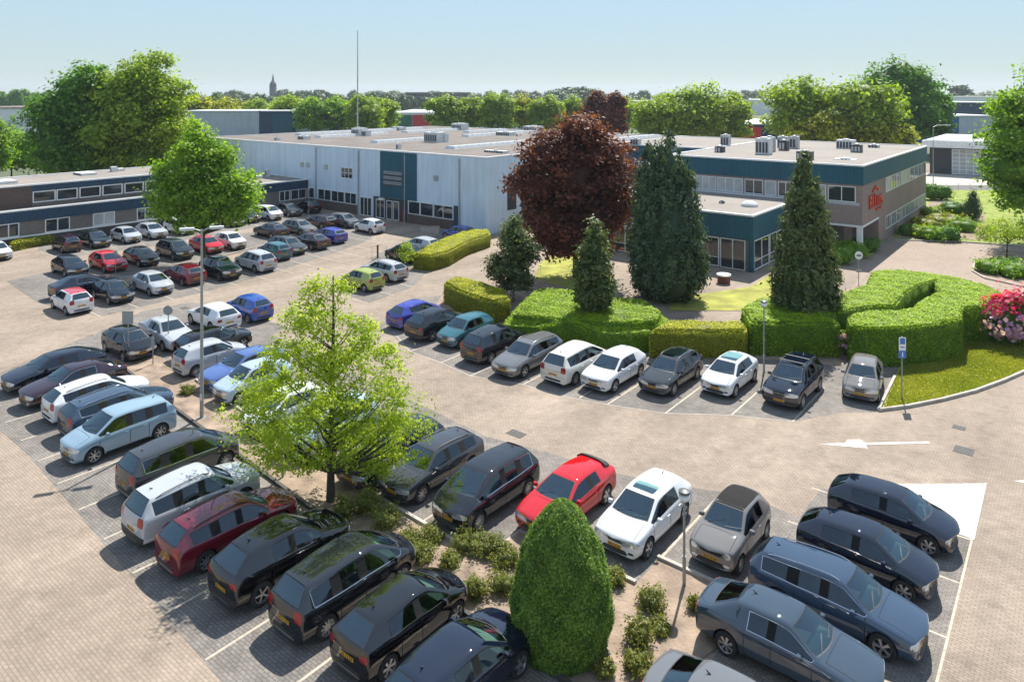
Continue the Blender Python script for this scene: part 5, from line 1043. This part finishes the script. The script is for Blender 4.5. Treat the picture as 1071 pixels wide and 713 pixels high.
# far woodland: nobody could count it
def woodland(Z, x0, x1, y0, y1, n, m, seed):
    rg = np.random.default_rng(seed); P, N_, S_, T_ = [], [], [], []; xs = np.sort(rg.uniform(x0, x1, n)); wob = 3 * np.sin(xs * .021 + seed) + 2 * np.sin(xs * .07)
    ev, ef = [], []
    for x, w_ in zip(xs, wob):
        X = (x - CX) / FPX * Z; h = CAMH + (HOR - (rg.uniform(y0, y1) + w_ * .35)) * Z / FPX; r = rg.uniform(5, 9) * Z / 700; zz = Z + rg.uniform(-40, 40)
        v, f = blob_core((X, zz, h * .55), (r * .85, r * .85, h * .44)); o = len(ev); ev += v; ef += [tuple(i + o for i in g) for g in f]
        k = 130; d = rg.normal(size=(k, 3)); d[:, 1] = -abs(d[:, 1]); d[:, 2] = abs(d[:, 2]) * 1.2 - .3; d /= np.linalg.norm(d, axis=1, keepdims=True)
        P.append(np.array([X, zz, h * .55]) + d * np.array([r, r, h * .46]) * rg.uniform(.82, 1.08, (k, 1))); N_.append(d + np.array([0, 0, .5])); S_.append(rg.uniform(.7, 1.5, k) * Z / 700 * .9); T_.append(np.clip(rg.normal(rg.uniform(.2, .7), .2, k), 0, 1))
    me = leaves_mesh('woodland', np.vstack(P), np.vstack(N_), np.concatenate(S_), m, np.concatenate(T_), .8, .5, (np.array(ev), ef, m)); tag(link('woodland', me), 'continuous dark wood along the far horizon', 'woodland', kind='stuff')
woodland(560, -120, 1200, 97, 103, 190, 'leaf_far', 3); woodland(900, -120, 1200, 94, 97, 150, 'leaf_far', 5)
woodland(480, -60, 215, 93, 97, 34, 'leaf_dark', 8)
# rough grass on the near verge
def grass(name, pts, n, h, z, label):
    bm = bmesh.new(); f = bm.faces.new([bm.verts.new((p[0], p[1], z)) for p in pts]); bmesh.ops.triangulate(bm, faces=bm.faces); bm.verts.index_update()
    T = [[Vector(v.co) for v in g.verts] for g in bm.faces]; bm.free(); ar = np.array([((b - a).cross(c - a)).length for a, b, c in T]); k = RNG.choice(len(T), n, p=ar / ar.sum()); Q = np.array([[v[:] for v in t] for t in T])[k]
    u, v = RNG.random(n), RNG.random(n); s = u + v > 1; u[s] = 1 - u[s]; v[s] = 1 - v[s]; P = Q[:, 0] + (Q[:, 1] - Q[:, 0]) * u[:, None] + (Q[:, 2] - Q[:, 0]) * v[:, None]
    P[:, 2] += h * .5; N_ = RNG.normal(size=(n, 3)); N_[:, 2] = 0; w_ = np.sin(P[:, 0] * 1.3) * np.sin(P[:, 1] * .9); tag(link(name, leaves_mesh(name, P, N_, h * RNG.uniform(.5, 1.2, n), 'grass_blade', np.clip(RNG.normal(.5, .25, n) + w_ * .25, 0, 1), .35, .35)), label, 'grass', kind='stuff')
grass('grass', px((924, 428), (950, 424), (985, 417), (1020, 408), (1050, 397), (1085, 384), (1130, 360), (1090, 345), (950, 372), (937, 397)), 42000, .06, .05, 'short mown grass on the wedge beside the big hedge')
# ------------------------------------------------------------------ street furniture
mat('pole_grey', (.33, .34, .34), .45, metal=.5, noise=(5, .12)); mat('sign_back', (.33, .35, .36), .5, metal=.4); mat('sign_blue', (.05, .16, .5), .4); mat('sign_white', (.78, .78, .77), .4); mat('lamp_glass', (.6, .62, .6), .2); mat('rust', (.16, .06, .04), .8); mat('lamp_cap', (.09, .1, .1), .4)
def post(root, x, y, h, r=.03, m='pole_grey', name='pole', top=None):
    b = MB().tube([(0, 0, 0), (0, 0, h)], [r, top or r], m, 10); return b.build(name, root, True)
def col_lamp(x, y, yt, label, rr=.17):
    """short park lamp: a round drum head on a slim post"""
    g = gp(x, y); h = CAMH - (yt - HOR) * g.y / FPX; r = empty('park_lamp', g, label, 'street lamp', 'short drum headed lamps')
    post(r, x, y, h - .3, .038); MB().tube([(0, 0, 0), (0, 0, .9)], .055, 'pole_grey', 10).build('base_sleeve', r, True)
    MB().lathe([(.03, h - .34), (rr * .7, h - .32), (rr * .85, h - .26), (rr * .85, h - .08)], (0, 0, 0), 'lamp_glass', 16).build('lamp_glass', r, True)
    MB().lathe([(rr, h - .1), (rr * 1.02, h - .03), (rr * .6, h), (rr * .25, h + .01), (.001, h + .01)], (0, 0, 0), 'lamp_cap', 16).build('lamp_cap', r, True)
    MB().lathe([(rr * .88, h - .27), (rr * .98, h - .24), (rr * .98, h - .18), (rr * .88, h - .16)], (0, 0, 0), 'sign_white', 16).build('ring', r, True)
col_lamp(715.6, 612, 512, 'short drum headed lamp in the foreground bed in front of the small soft roofed car'); col_lamp(799, 389, 314, 'short drum headed lamp at the tall hedge beside the white glass roofed car')
# tall twin lamp
g = gp(211, 437); h = CAMH - (240 - HOR) * g.y / FPX; r = empty('twin_street_lamp', g, 'tall grey street lamp with two heads between the parking rows', 'street lamp')
MB().tube([(0, 0, 0), (0, 0, 1.2), (0, 0, h)], [.09, .085, .045], 'pole_grey', 12).build('pole', r, True); MB().box((0, 0, .02), (.34, .34, .04), 'pole_grey').build('base_plate', r)
for s in (-1, 1):
    d = Vector((.72, .35 * s + .0, 0)).normalized() * s if 0 else Vector((s * .8, s * .28, 0))
    MB().tube([(0, 0, h - .08), tuple(d * .35 + Vector((0, 0, h + .03))), tuple(d * .5 + Vector((0, 0, h + .05)))], .025, 'pole_grey', 8).build('arm', r, True)
    b = MB(); a = math.atan2(d.y, d.x); b.box((d.x * .75, d.y * .75, h + .06), (.62, .2, .1), 'unit_white', a); b.box((d.x * .75, d.y * .75, h + .0), (.5, .15, .03), 'lamp_glass', a); b.build('lamp_head', r)
MB().box((0, -.09, 1.0), (.09, .02, .3), 'unit_white').build('service_door', r)
# far lamp by the workshop
g = gp(976, 202); h = CAMH - (133 - HOR) * g.y / FPX; r = empty('street_lamp', g, 'thin street lamp with one arm beside the workshop road', 'street lamp'); post(r, 0, 0, h, .07, top=.05); MB().tube([(0, 0, h), (.6, 0, h + .25), (2.0, 0, h + .3)], .04, 'pole_grey', 8).build('arm', r, True); MB().box((2.2, 0, h + .28), (.8, .22, .12), 'unit_white').build('lamp_head', r)
# signs
def sign(x, y, yt, label, board, name='road_sign', n=None):
    g = gp(x, y); h = CAMH - (yt - HOR) * g.y / FPX; r = empty(name, g, label, 'sign'); post(r, 0, 0, h, .03)
    for kind, w_, hh, z, m in board:
        if kind == 'box':
            MB().box((0, -.045, h - z), (w_, .02, hh), m).build('sign_board', r)
        elif kind == 'disc': b = MB(); b.tube([(0, -.05, h - z), (0, -.03, h - z)], w_ / 2, m, 24); b.build('sign_board', r, True, ang=30)
        elif kind == 'mark': MB().box((0, -.062, h - z), (w_, .008, hh), m).build('symbol', r)
    return r
sign(943.3, 418, 352, 'parking sign with two blue and white boards on the grass wedge', [('box', .34, .62, .34, 'sign_white'), ('box', .36, .36, .86, 'sign_blue'), ('mark', .24, .3, .2, 'sign_blue'), ('mark', .2, .05, .5, 'sign_blue'), ('mark', .05, .22, .86, 'sign_white')])
sign(134, 378, 325, 'square sign seen from behind beside the black hatchback', [('box', .62, .72, .36, 'sign_back')]); sign(176, 366, 319, 'round sign seen from behind in front of the white saloon', [('disc', .56, 0, .3, 'sign_back')])
sign(898, 300, 263, 'small round white sign on a post behind the curled hedge', [('disc', .62, 0, .3, 'sign_white'), ('mark', .34, .12, .3, 'lamp_cap'), ('box', .4, .2, 1.5, 'sign_back')]); sign(160, 381, 352, 'short post with a narrow board by the mulched bed', [('box', .16, .5, .3, 'sign_back')])
sign(121, 286, 262, 'thin post with a small plate in front of the red car row', [('box', .3, .3, .2, 'sign_back')]); sign(323, 236, 196, 'thin tall rod with a small plate between the far parking rows', [('box', .2, .25, .15, 'sign_back')])
for x, y, yt, lb in ((296, 499, 470, 'stout grey bollard under the left branches of the young tree'), (283, 490, 462, 'thin leaning stake left of the stout bollard')):
    g = gp(x, y); h = CAMH - (yt - HOR) * g.y / FPX; r = empty('bollard' if x > 290 else 'wooden_stake', g, lb, 'bollard' if x > 290 else 'stake'); post(r, 0, 0, h, .055 if x > 290 else .035, 'pole_grey' if x > 290 else 'bark_pale'); MB().lathe([(.06, h - .02), (.05, h + .03), (.001, h + .05)], (0, 0, 0), 'lamp_cap', 10).build('cap', r, True)
g = gp(395, 270); r = empty('post', g, 'rusty brown post between the green car and the black car', 'post'); post(r, 0, 0, 1.1, .09, 'rust'); MB().lathe([(.1, 1.08), (.1, 1.18), (.001, 1.24)], (0, 0, 0), 'rust', 10).build('cap', r, True)
for x, lb in ((389, 'thin white rod left of the rusty post'), (404, 'thin white rod right of the rusty post')): g = gp(x, 270); r = empty('marker_rod', g, lb, 'marker rod'); post(r, 0, 0, 1.1, .025, 'sign_white'); MB().box((0, 0, .02), (.14, .14, .04), 'lamp_cap').build('foot', r)
g = gp(424, 232); r = empty('fire_hydrant', g, 'red upright fire cabinet by the hall entrance', 'cabinet'); MB().box((0, 0, .7), (.6, .35, 1.4), 'red_cladding').build('cabinet', r); MB().box((0, -.19, .8), (.4, .02, .8), 'red_letter').build('door', r); r.name = 'fire_cabinet'
g = gp(760, 300); r = empty('litter_bin', gp(757, 296), 'short round litter bin with white lid by the reception wing', 'bin'); MB().lathe([(.5, 0), (.5, .62)], (0, 0, 0), 'rust', 14).build('drum', r, True); MB().lathe([(.56, .6), (.56, .72), (.3, .78), (.001, .78)], (0, 0, 0), 'sign_white', 14).build('lid', r, True)
g = gp(449, 247); r = empty('stone_planter', gp(450, 243), 'pale stone planter box against the shaded hall wall', 'planter'); MB().prism([(-1, -.45), (1, -.45), (1, .45), (-1, .45)], 0, .6, 'kerb').build('box', r); MB().box((0, 0, .6), (1.8, .7, .08), 'soil').build('soil_fill', r)
# grid fence beyond the lawn
a, b_ = gp(966, 199), gp(1160, 199); r = empty('wire_fence', a, 'low wire fence along the far edge of the lawn', 'fence'); n = 16
for k in range(n + 1): q = (b_ - a) * k / n; MB().tube([tuple(q), tuple(q + Vector((0, 0, 1.1)))], .03, 'pole_grey', 6).build('fence_post', r)
mb = MB()
for z in (.3, .6, .9, 1.08): mb.tube([(0, 0, z), tuple((b_ - a) + Vector((0, 0, z)))], .012, 'pole_grey', 5)
mb.build('wire', r)
# garden chairs by the reception terrace
for k, (x, y, lb) in enumerate(((648, 257, 'left white garden chair in the shade by the reception'), (655, 258, 'right white garden chair in the shade by the reception'))):
    r = empty('garden_chair', gp(x, y), lb, 'chair', 'white garden chairs'); MB().box((0, 0, .44), (.5, .5, .04), 'sign_white').build('seat', r); MB().box((0, .25, .75), (.5, .04, .5), 'sign_white').build('backrest', r)
    for sx in (-.22, .22):
        for sy in (-.22, .22): MB().box((sx, sy, .21), (.04, .04, .42), 'sign_white').build('leg', r)
# paint-line kerb stops between bays in the bed
for k, (a, b_) in enumerate((((205, 395), (222, 388)), ((222, 408), (236, 400)), ((237, 423), (252, 415)))): kerb('kerb', px(a, b_), .12, .12)
# ------------------------------------------------------------------ the parked cars: kind, x, y, heading, paint, label, group, extra
CARS = [
 ('liftback', -23.96, 38.07, 219, (0.003, 0.007, 0.02), 'long black blue liftback at the far end of the left edge row', 'cars in the left edge row', None),
 ('saloon', -21.9, 36.34, 219, (0.022, 0.008, 0.016), 'dark plum saloon with chrome window line, second in the left edge row', 'cars in the left edge row', None),
 ('family', -19.8, 34.73, 39, (0.66, 0.67, 0.68), 'white hatchback seen from behind, third in the left edge row', 'cars in the left edge row', None),
 ('estate', -18.04, 33.31, 39, (0.03, 0.055, 0.095), 'dark blue grey estate with chrome window trim between the white and light blue cars', 'cars in the left edge row', None),
 ('mpv', -16.75, 31.02, 218, (0.22, 0.32, 0.4), 'light blue people carrier facing the lower left road', 'cars in the left edge row', None),
 ('tourer', -13.0, 28.54, 39, (0.035, 0.038, 0.043), 'dark grey hatchback half covered by the young tree branches', 'cars in the left edge row', None),
 ('suv', -11.25, 25.75, 39, (0.4, 0.42, 0.44), 'silver tall car with a white roof, between dark grey and dark red cars', 'cars in the left edge row', None),
 ('family', -9.42, 24.32, 39, (0.13, 0.006, 0.016), 'dark red estate seen from behind in the left front row', 'cars in the left edge row', None),
 ('crossover', -7.17, 22.79, 39, (0.003, 0.0032, 0.0045), 'black sport utility car with tall red tail lights beside the dark red estate', 'cars in the left edge row', None),
 ('tourer', -4.89, 21.58, 39, (0.01, 0.012, 0.016), 'black people carrier with a grey sheen roof, third from the bottom edge', 'cars in the left edge row', None),
 ('compact', -3.0, 20.09, 39, (0.003, 0.0032, 0.0045), 'black hatchback seen from behind, just left of the planting bed', 'cars in the left edge row', None),
 ('hatchback', -1.29, 18.21, 40, (0.003, 0.007, 0.02), 'black hatchback cut off by the bottom edge of the view', 'cars in the left edge row', None),
 ('compact', -22.12, 41.96, 130, (0.003, 0.0032, 0.0045), 'black small hatchback next to the square sign', 'cars between the twin lamp and the young tree', None),
 ('saloon', -20.79, 43.79, 131, (0.4, 0.42, 0.44), 'silver saloon with a long white looking bonnet behind the round sign', 'cars between the twin lamp and the young tree', None),
 ('hatchback', -19.32, 47.03, 310, (0.66, 0.67, 0.68), 'old white hatchback seen from behind beyond the tall twin lamp', 'cars between the twin lamp and the young tree', None),
 ('small', -17.69, 48.88, 310, (0.012, 0.06, 0.3), 'bright blue small hatchback left of the young tree crown', 'cars between the twin lamp and the young tree', None),
 ('hatchback', -17.29, 42.2, 39, (0.003, 0.0032, 0.0045), 'black hatchback squeezed behind the silver small car at the twin lamp', 'cars between the twin lamp and the young tree', None),
 ('small', -16.57, 39.89, 39, (0.4, 0.42, 0.44), 'silver small hatchback directly beside the tall twin lamp', 'cars between the twin lamp and the young tree', None),
 ('saloon', -14.06, 38.27, 219, (0.07, 0.13, 0.33), 'mid blue saloon facing the planting bed left of the young tree', 'cars between the twin lamp and the young tree', None),
 ('small', -12.99, 36.44, 219, (0.36, 0.46, 0.55), 'pale blue small car with its bonnet under the young tree', 'cars between the twin lamp and the young tree', None),
 ('compact', -10.34, 33.28, 219, (0.66, 0.67, 0.68), 'white hatchback mostly hidden behind the young tree crown', 'cars between the twin lamp and the young tree', None),
 ('tourer', -7.9, 31.43, 219, (0.36, 0.46, 0.55), 'pale turquoise people carrier behind the young tree trunk', 'cars between the twin lamp and the young tree', None),
 ('estate', -4.82, 29.23, 219, (0.003, 0.007, 0.02), 'dark navy estate emerging right of the young tree', 'cars facing the planting bed', None),
 ('family', -3.09, 28.22, 219, (0.035, 0.038, 0.043), 'dark grey estate beside the navy one, facing the bed', 'cars facing the planting bed', None),
 ('tourer', -0.92, 26.53, 219, (0.01, 0.012, 0.016), 'dark grey people carrier with chrome side strip, left of the red coupe', 'cars facing the planting bed', None),
 ('coupe', 1.98, 26.08, 219, (0.5, 0.008, 0.012), 'bright red coupe with a black spoiler behind the clipped cone', 'cars facing the planting bed', None),
 ('hatchback', 4.57, 25.0, 219, (0.66, 0.67, 0.68), 'white hatchback with a dark sunroof facing the bed', 'cars facing the planting bed', 'sunroof'),
 ('retro', 7.25, 24.07, 219, (0.17, 0.16, 0.152), 'small rounded grey brown car with a dark soft roof', 'cars facing the planting bed', 'softroof'),
 ('compact', 13.06, 24.99, 129, (0.003, 0.007, 0.02), 'black small car parked next to the white painted triangle', 'cars in the lower right row', None),
 ('compact', 11.13, 22.85, 130, (0.003, 0.007, 0.02), 'black blue hatchback, second from the white painted triangle', 'cars in the lower right row', None),
 ('estate', 9.26, 20.81, 130, (0.03, 0.055, 0.095), 'blue grey estate with silver roof rails at lower right', 'cars in the lower right row', None),
 ('saloon', 7.26, 19.18, 130, (0.035, 0.055, 0.08), 'grey blue saloon in the lower right row behind the short lamp', 'cars in the lower right row', None),
 ('saloon', 5.25, 16.45, 130, (0.13, 0.135, 0.14), 'grey saloon roof at the bottom edge, lowest car on the right', 'cars in the lower right row', None),
 ('compact', -6.31, 47.63, 39, (0.03, 0.04, 0.3), 'violet blue hatchback, first in the front hedge row', 'cars in front of the hedges', None),
 ('crossover', -4.67, 45.51, 39, (0.003, 0.0032, 0.0045), 'black tall car next to the violet blue one in the hedge row', 'cars in front of the hedges', None),
 ('small', -2.83, 44.14, 219, (0.03, 0.12, 0.15), 'dark turquoise small hatchback in the hedge row', 'cars in front of the hedges', None),
 ('mpv', -0.98, 41.91, 39, (0.01, 0.012, 0.016), 'black people carrier with tall tail lights in the hedge row', 'cars in front of the hedges', None),
 ('estate', 0.89, 39.97, 219, (0.13, 0.135, 0.14), 'mid grey estate in front of the mound hedge', 'cars in front of the hedges', None),
 ('tourer', 3.45, 38.95, 39, (0.62, 0.6, 0.54), 'cream white people carrier seen from behind in the hedge row', 'cars in front of the hedges', None),
 ('hatchback', 5.33, 37.98, 219, (0.66, 0.67, 0.68), 'white hatchback with a solid roof in the hedge row, right of the cream one', 'cars in front of the hedges', None),
 ('family', 8.26, 37.67, 219, (0.035, 0.038, 0.043), 'dark grey hatchback with a dark glass roof in the hedge row', 'cars in front of the hedges', 'glassroof'),
 ('compact', 11.18, 37.34, 219, (0.66, 0.67, 0.68), 'white hatchback with a large glass roof in the hedge row', 'cars in front of the hedges', 'glassroof'),
 ('suv', 14.01, 36.14, 219, (0.003, 0.007, 0.02), 'black blue sport utility car with roof bars in front of the tall hedge', 'cars in front of the hedges', 'bars'),
 ('small', 17.75, 36.71, 211, (0.17, 0.16, 0.152), 'grey brown small car at the right end of the hedge row by the grass', 'cars in front of the hedges', None),
 ('small', -11.57, 56.21, 310, (0.3, 0.36, 0.06), 'yellow green small hatchback in the middle of the lot', 'cars in the middle of the lot', None),
 ('family', -10.45, 59.22, 310, (0.4, 0.42, 0.44), 'silver estate parked beside the yellow green hatchback', 'cars in the middle of the lot', None),
 ('small', -9.74, 65.31, 310, (0.003, 0.0032, 0.0045), 'black small car behind the sapling at the curved hedge', 'cars in the middle of the lot', None),
 ('hatchback', -8.6, 68.92, 310, (0.4, 0.42, 0.44), 'silver hatchback half hidden by the curved yellow green hedge', 'cars in the middle of the lot', None),
 ('compact', -5.39, 74.81, 310, (0.012, 0.06, 0.3), 'blue hatchback behind the curved hedge near the white hall wall', 'cars in the middle of the lot', None),
 ('small', -15.47, 78.76, 311, (0.66, 0.67, 0.68), 'white small hatchback on its own in front of the hall entrance', 'cars in the middle of the lot', None),
 ('small', -42.68, 69.65, 311, (0.022, 0.008, 0.016), 'purple red small car at the left end of the row by the low wing', 'cars in the far rows', None),
 ('hatchback', -41.22, 71.77, 129, (0.004, 0.016, 0.015), 'dark green hatchback, second in the row by the low wing', 'cars in the far rows', None),
 ('compact', -39.23, 73.9, 129, (0.4, 0.42, 0.44), 'bright silver hatchback, third in the row by the low wing', 'cars in the far rows', None),
 ('hatchback', -37.73, 76.07, 129, (0.4, 0.42, 0.44), 'silver hatchback under the left leaves of the tree by the low wing', 'cars in the far rows', None),
 ('mpv', -35.79, 78.27, 129, (0.66, 0.67, 0.68), 'white tall car directly behind the tree in the parking rows', 'cars in the far rows', None),
 ('compact', -33.98, 80.71, 129, (0.4, 0.42, 0.44), 'silver hatchback behind the right side of the tree, low wing row', 'cars in the far rows', None),
 ('compact', -32.12, 82.89, 129, (0.003, 0.007, 0.02), 'navy hatchback first to the right of the tree, low wing row', 'cars in the far rows', None),
 ('hatchback', -31.24, 85.4, 129, (0.003, 0.0032, 0.0045), 'black hatchback left of the white people carrier, low wing row', 'cars in the far rows', None),
 ('tourer', -29.28, 87.11, 129, (0.66, 0.67, 0.68), 'white people carrier in the row by the low wing', 'cars in the far rows', None),
 ('hatchback', -27.63, 89.75, 129, (0.035, 0.038, 0.043), 'dark grey hatchback right of the white people carrier, low wing row', 'cars in the far rows', None),
 ('small', -25.85, 91.92, 309, (0.022, 0.008, 0.016), 'dark wine small car in the corner between low wing and hall', 'cars in the far rows', None),
 ('compact', -36.88, 60.61, 129, (0.003, 0.007, 0.02), 'dark blue hatchback at the left end of the second far row', 'cars in the far rows', None),
 ('hatchback', -34.6, 62.24, 129, (0.5, 0.008, 0.012), 'red hatchback in the second far row, between two dark cars', 'cars in the far rows', None),
 ('compact', -32.69, 64.11, 129, (0.003, 0.0032, 0.0045), 'black hatchback to the right of the red hatchback, second far row', 'cars in the far rows', None),
 ('mpv', -30.93, 66.68, 129, (0.01, 0.012, 0.016), 'black people carrier left of the tree trunk, second far row', 'cars in the far rows', None),
 ('compact', -29.06, 69.12, 129, (0.5, 0.008, 0.012), 'red hatchback behind the tree trunk beside a white small car', 'cars in the far rows', None),
 ('small', -27.45, 70.83, 129, (0.66, 0.67, 0.68), 'white small hatchback to the right of the tree trunk', 'cars in the far rows', None),
 ('saloon', -25.33, 76.42, 309, (0.003, 0.0032, 0.0045), 'black saloon after the gap in the second far row', 'cars in the far rows', None),
 ('family', -22.8, 78.04, 129, (0.13, 0.135, 0.14), 'grey hatchback with a bright roof in the second far row', 'cars in the far rows', None),
 ('hatchback', -21.45, 81.59, 309, (0.022, 0.008, 0.016), 'dark wine hatchback in the second far row near the hall', 'cars in the far rows', None),
 ('hatchback', -18.96, 82.32, 129, (0.13, 0.135, 0.14), 'grey hatchback at the hall end of the second far row', 'cars in the far rows', None),
 ('saloon', -32.15, 54.65, 39, (0.003, 0.007, 0.02), 'long dark blue saloon parked crossways behind the red roofed car', 'cars in the far rows', None),
 ('small', -30.58, 50.47, 310, (0.66, 0.67, 0.68), 'white small car with a red roof at the left end of the third far row', 'cars in the far rows', 'redroof'),
 ('compact', -29.09, 53.01, 130, (0.003, 0.007, 0.02), 'black blue hatchback beside the red roofed white car', 'cars in the far rows', None),
 ('compact', -27.25, 55.16, 130, (0.4, 0.42, 0.44), 'silver hatchback with open bays around it in the third far row', 'cars in the far rows', None),
 ('hatchback', -26.12, 58.04, 310, (0.13, 0.006, 0.016), 'black red hatchback seen from behind at the tall lamp, third far row', 'cars in the far rows', None),
 ('crossover', -23.93, 59.61, 130, (0.004, 0.016, 0.015), 'dark green tall car below the tree trunk in the third far row', 'cars in the far rows', None),
 ('mpv', -21.97, 62.2, 310, (0.4, 0.42, 0.44), 'silver people carrier seen from behind in the third far row', 'cars in the far rows', None),
 ('small', -21.71, 66.31, 310, (0.03, 0.12, 0.15), 'turquoise blue small car next to the silver people carrier', 'cars in the far rows', None),
 ('family', -21.22, 68.75, 129, (0.035, 0.038, 0.043), 'dark grey hatchback right of the turquoise car', 'cars in the far rows', None),
 ('saloon', -19.71, 71.03, 309, (0.022, 0.008, 0.016), 'wine black saloon seen from behind in the third far row', 'cars in the far rows', None),
 ('hatchback', -18.55, 73.68, 309, (0.03, 0.04, 0.3), 'dark violet hatchback at the hall end of the third far row', 'cars in the far rows', None),
 ('hatchback', -47.11, 66.3, 130, (0.66, 0.67, 0.68), 'white car cut off by the left frame edge', 'cars in the far rows', None),
]
for q in CARS: place_car(*q)
